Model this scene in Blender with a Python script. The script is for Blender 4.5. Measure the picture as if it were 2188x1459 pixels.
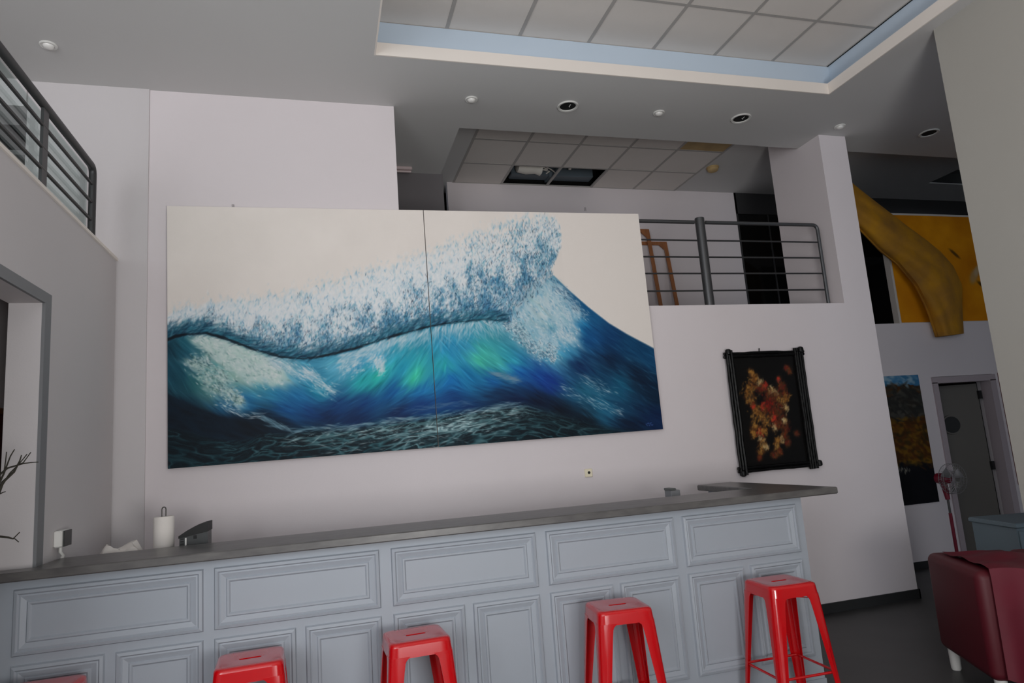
import bpy, math, random
import numpy as np
from mathutils import Matrix, Vector

random.seed(7)
for o in list(bpy.data.objects): bpy.data.objects.remove(o)
scn = bpy.context.scene
COL = scn.collection
PI = math.pi

# ------------------------------------------------------------------ camera
W, H, F = 2188.0, 1459.0, 1440.57
YAW, PIT, ROL = 0.280240614, 0.157760715, -0.0740851195
EYE = np.array([0.0, 0.0, 1.65])
def cam_axes():
    f = np.array([math.sin(YAW)*math.cos(PIT), math.cos(YAW)*math.cos(PIT), math.sin(PIT)])
    r = np.array([math.cos(YAW), -math.sin(YAW), 0.0]); u = np.cross(r, f)
    c, s = math.cos(ROL), math.sin(ROL)
    return np.array([c*r+s*u, -s*r+c*u, f])
AX = cam_axes()
cd = bpy.data.cameras.new('camera'); cam = bpy.data.objects.new('camera', cd); COL.objects.link(cam)
cd.sensor_width = 36.0; cd.lens = F*36.0/W; cd.clip_start = 0.05; cd.clip_end = 200
m = Matrix.Identity(4)
for i in range(3):
    m[i][0] = AX[0][i]; m[i][1] = AX[1][i]; m[i][2] = -AX[2][i]; m[i][3] = EYE[i]
cam.matrix_world = m
scn.camera = cam

# ------------------------------------------------------------------ light and exposure
scn.view_settings.view_transform = 'Standard'
scn.view_settings.look = 'None'
scn.view_settings.gamma = 1.0
scn.view_settings.use_curve_mapping = False
scn.view_settings.exposure = 0.0
wd = bpy.data.worlds.new('daylight'); scn.world = wd; wd.use_nodes = True
bg = wd.node_tree.nodes['Background']; bg.inputs[0].default_value = (0.80, 0.88, 1.0, 1); bg.inputs[1].default_value = 1.0
def area(name, loc, rot, sx, sy, power, col=(1, 1, 1)):
    l = bpy.data.lights.new(name, 'AREA'); l.shape = 'RECTANGLE'; l.size = sx; l.size_y = sy
    l.energy = power; l.color = col
    o = bpy.data.objects.new(name, l); o.location = loc; o.rotation_euler = rot; COL.objects.link(o)
    return o
# daylight coming in through the high shop-front windows behind the camera
area('window_daylight', (-2.95, -1.76, 2.85), (PI/2, 0, 0), 2.2, 2.8, 112, (0.96, 0.98, 1.0))
area('window_daylight', (-0.65, -1.76, 2.85), (PI/2, 0, 0), 2.0, 2.8, 22, (0.96, 0.98, 1.0))
# uplight added to brighten the ceiling, set in an added glass door
area('added_uplight', (1.2, -1.62, 1.2), (PI/2+1.0, 0, 0), 1.3, 2.0, 175, (1.0, 0.98, 0.96))

# ------------------------------------------------------------------ pixel to place (distance always given by a plane)
def ray(x, y):
    d = np.array([(x-W/2)/F, -(y-H/2)/F, 1.0]); return AX.T @ d
def onz(x, y, z): d = ray(x, y); return EYE + d*(z-EYE[2])/d[2]
def ony(x, y, Y): d = ray(x, y); return EYE + d*Y/d[1]
def onx(x, y, X): d = ray(x, y); return EYE + d*X/d[0]

# ------------------------------------------------------------------ materials
def lin(c):
    c = np.asarray(c, float)/255.0
    return np.where(c <= 0.04045, c/12.92, ((c+0.055)/1.055)**2.4)
def mat(name, rgb, rough=0.6, metal=0.0, noise=0.0, nscale=6.0, bump=0.0, bscale=60.0, coat=0.0, rgb2=None, stretch=None, spec=None):
    M = bpy.data.materials.new(name); M.use_nodes = True; nt = M.node_tree; N = nt.nodes; L = nt.links
    b = N['Principled BSDF']; c = tuple(lin(rgb))+(1,)
    b.inputs['Base Color'].default_value = c; b.inputs['Roughness'].default_value = rough; b.inputs['Metallic'].default_value = metal
    if coat: b.inputs['Coat Weight'].default_value = coat; b.inputs['Coat Roughness'].default_value = 0.08
    if spec is not None: b.inputs['Specular IOR Level'].default_value = spec
    if noise or bump:
        tc = N.new('ShaderNodeTexCoord'); mp = N.new('ShaderNodeMapping'); L.new(tc.outputs['Object'], mp.inputs[0])
        if stretch: mp.inputs['Scale'].default_value = stretch
    if noise:
        n = N.new('ShaderNodeTexNoise'); n.inputs['Scale'].default_value = nscale; n.inputs['Detail'].default_value = 5; L.new(mp.outputs[0], n.inputs['Vector'])
        r = N.new('ShaderNodeValToRGB'); r.color_ramp.elements[0].position = 0.3; r.color_ramp.elements[1].position = 0.7
        d = tuple(lin(rgb2))+(1,) if rgb2 is not None else tuple(np.array(c[:3])*(1-noise))+(1,)
        r.color_ramp.elements[0].color = d; r.color_ramp.elements[1].color = c
        L.new(n.outputs[0], r.inputs[0]); L.new(r.outputs[0], b.inputs['Base Color'])
    if bump:
        n2 = N.new('ShaderNodeTexNoise'); n2.inputs['Scale'].default_value = bscale; n2.inputs['Detail'].default_value = 4; L.new(mp.outputs[0], n2.inputs['Vector'])
        bp = N.new('ShaderNodeBump'); bp.inputs['Strength'].default_value = bump; bp.inputs['Distance'].default_value = 0.01
        L.new(n2.outputs[0], bp.inputs['Height']); L.new(bp.outputs[0], b.inputs['Normal'])
    return M
def paint_mat(name, rough=0.5):
    M = bpy.data.materials.new(name); M.use_nodes = True; nt = M.node_tree; N = nt.nodes; L = nt.links
    b = N['Principled BSDF']; b.inputs['Roughness'].default_value = rough
    b.inputs['Specular IOR Level'].default_value = 0.18
    a = N.new('ShaderNodeAttribute'); a.attribute_name = 'paint'; L.new(a.outputs['Color'], b.inputs['Base Color'])
    tc = N.new('ShaderNodeTexCoord'); n2 = N.new('ShaderNodeTexNoise'); n2.inputs['Scale'].default_value = 90; n2.inputs['Detail'].default_value = 3
    L.new(tc.outputs['Object'], n2.inputs['Vector'])
    bp = N.new('ShaderNodeBump'); bp.inputs['Strength'].default_value = 0.15; bp.inputs['Distance'].default_value = 0.004
    L.new(n2.outputs[0], bp.inputs['Height']); L.new(bp.outputs[0], b.inputs['Normal'])
    return M
def glass_mat(name, tint, mixf):
    M = bpy.data.materials.new(name); M.use_nodes = True; nt = M.node_tree; N = nt.nodes; L = nt.links
    for n in list(N):
        if n.type != 'OUTPUT_MATERIAL': N.remove(n)
    out = [n for n in N if n.type == 'OUTPUT_MATERIAL'][0]
    t = N.new('ShaderNodeBsdfTransparent'); t.inputs[0].default_value = tint+(1,)
    g = N.new('ShaderNodeBsdfGlossy'); g.inputs[0].default_value = (0.9, 0.95, 0.95, 1); g.inputs[1].default_value = 0.02
    lw_ = N.new('ShaderNodeLayerWeight'); lw_.inputs[0].default_value = 0.5
    pw = N.new('ShaderNodeMath'); pw.operation = 'POWER'; pw.inputs[1].default_value = 4.0; L.new(lw_.outputs['Facing'], pw.inputs[0])
    f = N.new('ShaderNodeMath'); f.operation = 'MULTIPLY_ADD'; f.inputs[1].default_value = 0.5; f.inputs[2].default_value = 0.04; L.new(pw.outputs[0], f.inputs[0])
    mx = N.new('ShaderNodeMixShader'); L.new(f.outputs[0], mx.inputs[0]); L.new(t.outputs[0], mx.inputs[1]); L.new(g.outputs[0], mx.inputs[2])
    L.new(mx.outputs[0], out.inputs[0]); return M

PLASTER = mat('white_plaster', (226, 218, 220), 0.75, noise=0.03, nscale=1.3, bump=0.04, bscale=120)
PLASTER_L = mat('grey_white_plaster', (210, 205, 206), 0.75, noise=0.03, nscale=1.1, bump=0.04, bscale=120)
CEIL = mat('ceiling_paint', (206, 205, 204), 0.7, noise=0.02, nscale=1.0)
TILE = mat('mineral_ceiling_tile', (222, 216, 211), 0.85, noise=0.03, nscale=3, bump=0.08, bscale=220)
TBAR = mat('ceiling_grid_bar', (170, 166, 163), 0.6)
STAIN = mat('stained_ceiling_tile', (196, 168, 120), 0.85, noise=0.2, nscale=7)
BEIGE = mat('cream_lip_paint', (240, 232, 224), 0.7)
BLUE = mat('pale_blue_cove_paint', (200, 215, 230), 0.7)
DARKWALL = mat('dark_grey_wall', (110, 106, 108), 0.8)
FLOOR = mat('dark_grey_floor', (62, 62, 61), 0.45, noise=0.25, nscale=2.5)
SKIRT = mat('black_skirting', (38, 38, 38), 0.5)
STEEL = mat('dark_grey_steel', (92, 93, 95), 0.38, metal=0.6)
STEEL_D = mat('charcoal_steel', (66, 66, 67), 0.42, metal=0.4)
FRAMEGREY = mat('grey_frame_paint', (126, 127, 130), 0.6)
PANEL = mat('sky_tinted_grey_paint', (164, 171, 180), 0.5, noise=0.02, nscale=2)  # blue tint of the sky light is put into this colour
STONE = mat('grey_laminate_worktop', (104, 102, 100), 0.35, noise=0.3, nscale=9, rgb2=(84, 82, 82), stretch=(1, 3, 3))
RED = mat('glossy_red_enamel', (200, 5, 16), 0.2, coat=0.6)
BLACK = mat('black_rubber', (14, 14, 14), 0.6)
CANVAS = mat('raw_canvas_edge', (205, 199, 192), 0.8)
WHITEPL = mat('white_plastic', (225, 224, 220), 0.4)
PAPER = mat('white_paper', (232, 226, 220), 0.9, bump=0.1, bscale=90)
WIRE = mat('grey_wire', (90, 88, 86), 0.35, metal=0.8)
DEVICE = mat('charcoal_plastic', (52, 54, 54), 0.35)
DEVICE_L = mat('mid_grey_plastic', (92, 95, 94), 0.4)
WOOD = mat('orange_brown_wood', (172, 112, 70), 0.5, noise=0.25, nscale=5, stretch=(8, 8, 1))
YELLOWCLOTH = mat('mustard_cloth', (204, 144, 22), 0.85, noise=0.25, nscale=4, rgb2=(158, 112, 44), bump=0.5, bscale=11)
MAROON = mat('maroon_cover', (104, 10, 36), 0.6, noise=0.25, nscale=3, bump=0.25, bscale=7)
MAROON_D = mat('maroon_leather', (84, 8, 24), 0.55)
DOORM = mat('olive_grey_door', (92, 87, 80), 0.5)
DOORFR = mat('pale_pink_grey_trim', (178, 166, 170), 0.6)
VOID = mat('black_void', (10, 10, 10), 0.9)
DARKGLASS = mat('dark_window_glass', (10, 11, 12), 0.06)
PINKTUBE = mat('pale_tube_plastic', (200, 182, 182), 0.4)
BRANCH = mat('dry_branch_bark', (52, 48, 40), 0.9)
INSUL = mat('pale_insulation', (222, 218, 210), 0.9)
DUCT = mat('slate_duct_metal', (86, 96, 104), 0.5)
FANRED = mat('dark_red_plastic', (120, 12, 40), 0.35)
MESHGREY = mat('grey_wire_guard', (150, 148, 148), 0.4, metal=0.5)
TABLEBL = mat('blue_grey_cabinet_paint', (112, 128, 136), 0.5)
EYEBALL = mat('white_lamp_glass', (236, 234, 230), 0.25)
REDBROWN = mat('red_brown_wood', (112, 44, 40), 0.5, noise=0.3, nscale=6, stretch=(1, 1, 8))
GLASS = glass_mat('greenish_clear_glass', (0.88, 0.93, 0.92), 0.1)
CLEAR = glass_mat('clear_window_glass', (0.95, 0.97, 0.97), 0.1)
BLACKFRAME = mat('black_lacquered_stick', (9, 9, 10), 0.42, bump=0.4, bscale=30, spec=0.25)
CERAM = mat('dark_vase_glaze', (58, 60, 62), 0.3)

# ------------------------------------------------------------------ mesh helpers
class MB:
    def __init__(s): s.v = []; s.f = []
    def add(s, vs, fs):
        k = len(s.v); s.v += [tuple(map(float, p)) for p in vs]; s.f += [tuple(i+k for i in f) for f in fs]; return s
    def box(s, a, b):
        (x0, y0, z0), (x1, y1, z1) = a, b
        return s.add([(x0,y0,z0),(x1,y0,z0),(x1,y1,z0),(x0,y1,z0),(x0,y0,z1),(x1,y0,z1),(x1,y1,z1),(x0,y1,z1)],
                     [(0,3,2,1),(4,5,6,7),(0,1,5,4),(1,2,6,5),(2,3,7,6),(3,0,4,7)])
    def bevbox(s, a, b, r):
        # box with chamfered edges (three nested outlines per axis)
        (x0, y0, z0), (x1, y1, z1) = a, b
        def ring(i, z): return [(x0+i+r*(0),y0+i,z)]
        def oct_(ins, z):
            X0, X1, Y0, Y1 = x0+ins, x1-ins, y0+ins, y1-ins; c = r
            return [(X0+c,Y0,z),(X1-c,Y0,z),(X1,Y0+c,z),(X1,Y1-c,z),(X1-c,Y1,z),(X0+c,Y1,z),(X0,Y1-c,z),(X0,Y0+c,z)]
        rs = [oct_(r, z0), oct_(0, z0+r), oct_(0, z1-r), oct_(r, z1)]
        vs = [p for q in rs for p in q]; fs = []
        for k in range(3):
            for i in range(8): j = (i+1) % 8; fs.append((k*8+i, k*8+j, k*8+8+j, k*8+8+i))
        fs.append(tuple(range(7, -1, -1))); fs.append(tuple(24+i for i in range(8)))
        return s.add(vs, fs)
    def tube(s, pts, r, n=10, cap=True):
        P = [Vector(p) for p in pts]; R = r if isinstance(r, (list, tuple)) else [r]*len(P)
        up = None; rings = []
        for i, p in enumerate(P):
            t = (P[min(i+1, len(P)-1)]-P[max(i-1, 0)]).normalized()
            if up is None:
                up = Vector((0,0,1)) if abs(t.z) < 0.9 else Vector((1,0,0))
            a = t.cross(up).normalized(); b = a.cross(t).normalized(); up = b
            rings.append([p+R[i]*(math.cos(2*PI*k/n)*a+math.sin(2*PI*k/n)*b) for k in range(n)])
        vs = [q for g in rings for q in g]; fs = []
        for i in range(len(P)-1):
            for k in range(n): j = (k+1) % n; fs.append((i*n+k, i*n+j, (i+1)*n+j, (i+1)*n+k))
        if cap: fs.append(tuple(range(n-1, -1, -1))); fs.append(tuple((len(P)-1)*n+k for k in range(n)))
        return s.add(vs, fs)
    def lathe(s, prof, c=(0,0,0), n=24, axis='z', cap=True):
        vs = []; fs = []
        for (r, h) in prof:
            for k in range(n):
                a = 2*PI*k/n; p = (r*math.cos(a), r*math.sin(a), h)
                if axis == 'y': p = (p[0], h, p[1])
                if axis == 'x': p = (h, p[0], p[1])
                vs.append((c[0]+p[0], c[1]+p[1], c[2]+p[2]))
        m_ = len(prof)
        for i in range(m_-1):
            for k in range(n): j = (k+1) % n; fs.append((i*n+k, i*n+j, (i+1)*n+j, (i+1)*n+k))
        if cap: fs.append(tuple(range(n-1, -1, -1))); fs.append(tuple((m_-1)*n+k for k in range(n)))
        return s.add(vs, fs)
    def prism(s, poly, y0, y1, ax='y'):
        n = len(poly)
        if ax == 'y': vs = [(x, y0, z) for x, z in poly]+[(x, y1, z) for x, z in poly]
        elif ax == 'x': vs = [(y0, x, z) for x, z in poly]+[(y1, x, z) for x, z in poly]
        else: vs = [(x, z, y0) for x, z in poly]+[(x, z, y1) for x, z in poly]
        fs = [tuple(range(n)), tuple(range(2*n-1, n-1, -1))]+[(i, n+i, n+(i+1) % n, (i+1) % n) for i in range(n)]
        return s.add(vs, fs)
    def grid(s, P):
        n = len(P); k = len(P[0])
        return s.add([q for row in P for q in row], [(i*k+j, i*k+j+1, (i+1)*k+j+1, (i+1)*k+j) for i in range(n-1) for j in range(k-1)])

def obj(name, mb, material, parent=None, smooth=False, loc=None, fix=True):
    me = bpy.data.meshes.new(name); me.from_pydata(mb.v, [], mb.f); me.update()
    if fix:
        import bmesh
        bm = bmesh.new(); bm.from_mesh(me); bmesh.ops.recalc_face_normals(bm, faces=bm.faces); bm.to_mesh(me); bm.free()
    if smooth:
        me.polygons.foreach_set('use_smooth', [True]*len(me.polygons))
        try: me.set_sharp_from_angle(angle=math.radians(40))
        except Exception: pass
    me.materials.append(material)
    o = bpy.data.objects.new(name, me); COL.objects.link(o)
    if loc is not None: o.location = loc
    if parent is not None:
        o.parent = parent
        if parent.get('world_parts'): o.location = [-v for v in parent.location]
    return o
def tag(o, label, cat, group=None):
    o['label'] = label; o['category'] = cat
    if group: o['group'] = group
    return o
def thing(name, label, cat, loc=(0,0,0), rz=0, group=None, world=False):
    o = bpy.data.objects.new(name, None); o.empty_display_size = 0.05; COL.objects.link(o)
    o.location = loc; o.rotation_euler = (0, 0, rz); tag(o, label, cat, group)
    if world: o['world_parts'] = 1
    return o
def struct(name, mb, material, label=None, parent=None):
    o = obj(name, mb, material, parent)
    if parent is None:
        o['kind'] = 'structure'
        o['label'] = label or name.replace('_', ' ')
    return o
def inst(o, name, loc, parent=None, rz=None):
    c = o.copy(); c.name = name; COL.objects.link(c); c.parent = parent; c.location = loc
    if rz is not None: c.rotation_euler = (0, 0, rz)
    return c

# ================================================================== STRUCTURE
D = 5.38; ZC = 4.6; XL = -1.42; ZL = 2.83
struct('floor', MB().box((-4.2,-3.7,-0.1), (10.2,8.6,0)), FLOOR, 'dark grey polished floor')

wb = MB()
wb.box((-1.22,D,0), (0.656,5.66,ZC)).box((0.656,D,0), (4.98,5.66,ZL)).box((4.98,D,0), (5.309,5.66,ZC)).box((4.98,5.66,0), (5.309,6.16,4.9))
struct('wall_back', wb, PLASTER, 'white back wall with a wide mezzanine opening and a pier')
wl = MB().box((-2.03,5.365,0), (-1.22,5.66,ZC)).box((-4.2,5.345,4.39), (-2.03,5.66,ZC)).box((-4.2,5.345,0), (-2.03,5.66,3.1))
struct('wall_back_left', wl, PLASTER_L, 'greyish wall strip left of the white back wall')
lw = MB().box((-1.574,4.037,0), (XL,5.345,3.215)).box((-1.574,2.9,2.60), (XL,4.037,3.215)).box((-1.574,2.2,0), (XL,2.9,3.215)).box((-4.2,2.2,0), (-1.574,2.32,2.95))  # last box is an unseen partition added to dim the doorway reveal
struct('wall_left', lw, PLASTER_L, 'grey-white left wall with a doorway below the railing, plus an added unseen partition')
struct('trim_1', MB().box((-1.60,2.18,3.215), (XL+0.012,5.345,3.235)), BEIGE, 'thin pale cap on top of the left wall')
# doorway frame on the left wall
fr = MB().box((XL,4.037,0), (XL+0.016,4.12,2.66)).box((XL,2.82,2.60), (XL+0.016,4.037,2.66)).box((XL,2.82,0), (XL+0.016,2.9,2.60))
struct('trim_2', fr, FRAMEGREY, 'grey frame around the doorway in the left wall')
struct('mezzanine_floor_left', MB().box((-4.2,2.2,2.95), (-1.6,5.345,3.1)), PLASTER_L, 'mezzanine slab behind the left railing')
# dark room behind the left opening
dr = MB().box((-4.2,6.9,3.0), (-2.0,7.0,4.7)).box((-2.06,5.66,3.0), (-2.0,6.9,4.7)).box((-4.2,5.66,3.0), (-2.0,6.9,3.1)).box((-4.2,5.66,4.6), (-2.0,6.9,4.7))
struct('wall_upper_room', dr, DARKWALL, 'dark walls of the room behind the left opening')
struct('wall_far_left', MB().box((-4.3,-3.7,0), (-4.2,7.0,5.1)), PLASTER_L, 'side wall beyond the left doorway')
FY = -1.8
struct('wall_front', MB().box((-4.2,FY-.2,0), (-4.05,FY,ZC)).box((-1.85,FY-.2,0), (-1.65,FY,ZC)).box((0.35,FY-.2,0), (0.5,FY,ZC)).box((1.9,FY-.2,0), (4.8,FY,ZC)).box((0.5,FY-.2,2.45), (1.9,FY,ZC))
       .box((-4.05,FY-.2,0), (0.35,FY,1.45)).box((-4.05,FY-.2,4.25), (0.35,FY,ZC)), PLASTER, 'front wall with two high shop windows behind the camera')
for k, (a, b) in enumerate(((-4.05,-1.85), (-1.65,0.35))):
    w = struct('window_%d' % (k+1), MB().box((a,FY-.14,1.45), (a+0.06,FY-.06,4.25)).box((b-0.06,FY-.14,1.45), (b,FY-.06,4.25)).box((a+.06,FY-.14,1.45), (b-.06,FY-.06,1.51)).box((a+.06,FY-.14,4.19), (b-.06,FY-.06,4.25)).box((a+.06,FY-.14,3.2), (b-.06,FY-.06,3.26)), FRAMEGREY, 'grey shop window frame behind the camera')
    obj('pane', MB().box((a+0.06,FY-.105,1.51), (b-0.06,FY-.095,3.2)), CLEAR, w); obj('pane', MB().box((a+0.06,FY-.105,3.26), (b-0.06,FY-.095,4.19)), CLEAR, w)
gd_ = struct('door_2', MB().box((0.5,FY-.14,0), (0.57,FY-.06,2.45)).box((1.83,FY-.14,0), (1.9,FY-.06,2.45)).box((0.57,FY-.14,2.38), (1.83,FY-.06,2.45)).box((1.17,FY-.14,0), (1.23,FY-.06,2.38)), FRAMEGREY, 'unseen glass door added behind the camera around the uplight')  # door added only to go with the ceiling uplight
obj('pane', MB().box((0.57,FY-.105,0.0), (1.17,FY-.095,2.38)), CLEAR, gd_); obj('pane', MB().box((1.23,FY-.105,0.0), (1.83,FY-.095,2.38)), CLEAR, gd_)
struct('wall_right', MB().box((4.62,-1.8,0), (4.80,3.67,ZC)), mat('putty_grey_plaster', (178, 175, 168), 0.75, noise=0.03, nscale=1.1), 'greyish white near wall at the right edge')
struct('wall_far_right', MB().box((5.309,6.38,0), (7.0,6.6,2.79)).box((7.0,6.38,2.13), (7.93,6.6,2.79)).box((7.93,6.38,0), (10.2,6.6,2.79)), PLASTER, 'white far wall with a door and the mezzanine ledge above')
struct('wall_end_right', MB().box((10.2,-3.7,0), (10.3,8.6,5.1)), DARKWALL, 'end wall of the side room')  # unseen wall, made dark to cut bounce light in the side room
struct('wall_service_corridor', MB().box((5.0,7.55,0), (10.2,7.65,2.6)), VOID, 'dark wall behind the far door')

# ceiling with the tray
T0, T1, TB, TF = 0.44, 4.49, 4.65, -1.0
cb = MB().box((-4.3,-3.7,ZC), (T0,5.69,4.70)).box((T0,TB,ZC), (T1,5.69,4.70)).box((T1,-3.7,ZC), (10.3,5.70,4.70)).box((T0,-3.7,ZC), (T1,TF,4.70))
cb.box((-4.3,4.90,4.70), (10.3,5.69,5.15)).box((-4.3,-3.7,4.70), (0.2,4.9,5.15)).box((4.75,-3.7,4.70), (10.3,4.9,5.15)).box((0.2,-3.7,4.70),(4.75,-1.2,5.15)).box((0.2,-1.2,5.02),(4.75,4.9,5.15))
struct('ceiling', cb, CEIL, 'plain grey-white ceiling around the raised tray')
struct('trim_3', MB().box((T0,TB-0.012,ZC-0.002), (T1,TB,4.70)).box((T1-0.012,TF,ZC-0.002), (T1,TB-0.012,4.70)).box((T0,TF,ZC-0.002), (T0+0.012,TB-0.012,4.70)), BEIGE, 'cream lip around the ceiling tray')
struct('trim_4', MB().box((0.28,4.77,4.70), (4.66,4.80,5.0)).box((4.64,-1.1,4.70), (4.67,4.77,5.0)).box((0.28,-1.1,4.70), (0.31,4.77,5.0)), BLUE, 'pale blue cove above the cream lip')
# tile fields
def tile_field(name, label, xs, ys, z, holes=(), stained=(), bars=True):
    g = MB(); bw = 0.014
    for x in xs: g.box((x-bw, ys[0], z-0.003), (x+bw, ys[-1], z+0.014))
    for y in ys: g.box((xs[0], y-bw, z-0.0025), (xs[-1], y+bw, z+0.013))
    root = struct(name, g, TBAR, label)
    cache = {}
    for i in range(len(xs)-1):
        for j in range(len(ys)-1):
            if (i, j) in holes: continue
            w, h = round(xs[i+1]-xs[i], 3), round(ys[j+1]-ys[j], 3); st = (i, j) in stained
            key = (w, h, st)
            if key not in cache:
                t = MB().bevbox((0.008, 0.008, 0), (w-0.008, h-0.008, 0.016), 0.003)
                o = obj('ceiling_tile', t, STAIN if st else TILE, root); o.location = (xs[i], ys[j], z+0.002); cache[key] = o
                if st: o['label'] = 'yellow-brown water-stained ceiling tile'
            else: inst(cache[key], 'ceiling_tile', (xs[i], ys[j], z+0.002), root)
    return root
tile_field('ceiling_tray_tiles', 'white suspended tile field inside the ceiling tray', [0.32]+[1.03+0.6*k for k in range(-1, 7) if k >= 0]+[4.64],
           [-1.1]+[4.78-0.6*k for k in range(9, -1, -1)], 4.96)
MX = [1.61+0.6*k for k in range(6)]; MY = [5.28, 5.88, 6.48, 7.08, 7.655]
tile_field('ceiling_mezzanine_tiles', 'grey suspended tile field over the mezzanine', MX, MY, 4.9, holes=((1,3),(2,3)), stained=((4,1),))
mc = MB().box((1.28,5.70,4.9), (1.60,8.0,5.0)).box((4.622,5.70,4.9), (8.27,8.0,4.915)).box((8.27,5.70,4.9), (10.2,6.6,4.915)).box((8.27,7.06,4.9), (10.2,8.0,4.915))
mc.box((0.66,5.69,ZC), (1.285,6.735,4.9))
struct('ceiling_mezzanine', mc, CEIL, 'plain plaster border of the mezzanine ceiling')
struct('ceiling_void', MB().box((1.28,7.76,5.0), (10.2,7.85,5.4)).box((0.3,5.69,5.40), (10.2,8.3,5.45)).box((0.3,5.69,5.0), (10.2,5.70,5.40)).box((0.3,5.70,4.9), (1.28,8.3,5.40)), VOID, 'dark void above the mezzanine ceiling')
struct('mezzanine_floor', MB().box((0.66,5.66,2.6), (5.31,8.3,2.79)).box((5.31,6.6,2.6), (10.2,8.3,2.79)), FLOOR, 'mezzanine floor slab')
struct('wall_mezzanine_back', MB().box((1.53,7.65,2.79), (5.52,7.75,4.9)), PLASTER, 'white rear wall of the mezzanine')
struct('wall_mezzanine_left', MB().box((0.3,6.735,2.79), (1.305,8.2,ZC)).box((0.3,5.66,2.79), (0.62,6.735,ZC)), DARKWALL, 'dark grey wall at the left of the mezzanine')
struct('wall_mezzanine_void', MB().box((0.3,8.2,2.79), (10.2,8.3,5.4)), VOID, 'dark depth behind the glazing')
wn = struct('window_3', MB().box((5.52,7.65,2.79), (5.55,7.70,4.9)).box((6.02,7.655,2.79), (6.04,7.70,4.9)).box((5.52,7.65,4.60), (10.2,7.70,4.9)), STEEL_D, 'dark glazing at the rear of the mezzanine')
for a, b in ((5.55,6.02), (6.04,8.0), (8.02,10.18)): obj('pane', MB().box((a,7.665,2.79), (b,7.675,4.60)), DARKGLASS, wn)
struct('baseboard_back', MB().box((3.30,D-0.014,0), (5.323,D,0.085)).box((5.309,D-0.014,0), (5.323,5.66,0.085)), SKIRT, 'black skirting along the back wall')
struct('baseboard_far', MB().box((5.6,6.366,0), (6.98,6.38,0.075)).box((7.95,6.366,0), (10.2,6.38,0.075)), SKIRT, 'black skirting along the far wall')

# far door
dd = struct('door_1', MB().box((6.985,6.36,0), (7.055,6.5,2.06)).box((7.865,6.36,0), (7.955,6.5,2.06)).box((6.985,6.36,2.05), (7.955,6.5,2.125)), DOORFR, 'far door with a round porthole, standing ajar')
leaf = MB(); a = math.radians(16); hx, hy = 7.80, 6.50; wdt = 0.70
def lf(x, y): return (hx-x*math.cos(a)+y*math.sin(a)*0, hy+x*math.sin(a)+y)
vs = []
for z in (0.01, 2.03):
    for (x, y) in ((0,0), (wdt,0), (wdt,0.04), (0,0.04)): q = lf(x, y); vs.append((q[0], q[1], z))
leaf.add(vs, [(0,1,2,3),(4,5,6,7),(0,1,5,4),(1,2,6,5),(2,3,7,6),(3,0,4,7)])
lfo = obj('door_leaf', leaf, DOORM, dd)
pr = MB().lathe([(0.115,0),(0.115,-0.02),(0.095,-0.02),(0.095,0)], (0,0,0), 28, 'y', cap=False); po = obj('porthole_rim', pr, DOORM, lfo, True); q = lf(0.40, 0); po.location = (q[0], q[1], 1.55); po.rotation_euler = (0,0,-a)
pg = obj('porthole_glass', MB().lathe([(0.10,0),(0.10,-0.008)], (0,0,0), 28, 'y'), BLACK, lfo); pg.location = (q[0], q[1]-0.016, 1.55); pg.rotation_euler = (0,0,-a)
for z in (1.89, 1.03): obj('hinge', MB().box((7.79,6.47,z-0.05), (7.83,6.50,z+0.05)), BLACK, dd)

# ================================================================== BIG WAVE PAINTING (two canvases)
PY = 5.325
TLp, TRp, BLp = ony(357,440,PY), ony(1365,457,PY), ony(355,1002,PY)
ang = math.atan2(TRp[2]-TLp[2], TRp[0]-TLp[0]); ex = np.array([math.cos(ang),0,math.sin(ang)]); ez = np.array([math.sin(ang),0,-math.cos(ang)])
PW = float(np.linalg.norm(TRp-TLp))-0.006; PH = float(np.linalg.norm(BLp-TLp))
def cv(x, y):
    p = ony(x, y, PY)-TLp; return float(p@ex), float(p@ez)          # metres on the canvas, from its top left corner
RES = 0.0046
NX, NY = int(PW/RES), int(PH/RES)
rng = np.random.default_rng(5)
def cvl(L): return np.array([cv(*p) for p in L])/RES                # canvas cells
Yg, Xg = np.mgrid[0:NY, 0:NX].astype(float)
def vnoise(x, y, seed):
    r = np.random.default_rng(seed); T = r.random((256, 256))
    xi = np.floor(x).astype(int); yi = np.floor(y).astype(int); fx = x-xi; fy = y-yi
    fx = fx*fx*(3-2*fx); fy = fy*fy*(3-2*fy)
    a_ = T[yi % 256, xi % 256]; b_ = T[yi % 256, (xi+1) % 256]; c_ = T[(yi+1) % 256, xi % 256]; d_ = T[(yi+1) % 256, (xi+1) % 256]
    return (a_*(1-fx)+b_*fx)*(1-fy)+(c_*(1-fx)+d_*fx)*fy
def fbm(x, y, seed, o=4):
    s = 0; a_ = 0.5
    for i in range(o): s = s+a_*vnoise(x, y, seed+i); x = x*2.03; y = y*2.03; a_ *= 0.5
    return s
def idw(P, Cc, p=3.2, sub=3):
    ys = np.arange(0, NY, sub); xs = np.arange(0, NX, sub); yy, xx = np.meshgrid(ys, xs, indexing='ij')
    num = np.zeros(yy.shape+(Cc.shape[1],)); den = np.zeros(yy.shape)
    for q, c in zip(P, Cc):
        w = 1.0/(((xx-q[0])**2+(yy-q[1])**2)+30.0)**(p/2); num += w[..., None]*c; den += w
    out = num/den[..., None]
    return np.repeat(np.repeat(out, sub, 0), sub, 1)[:NY, :NX] if out.shape[0]*sub >= NY else out
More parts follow.
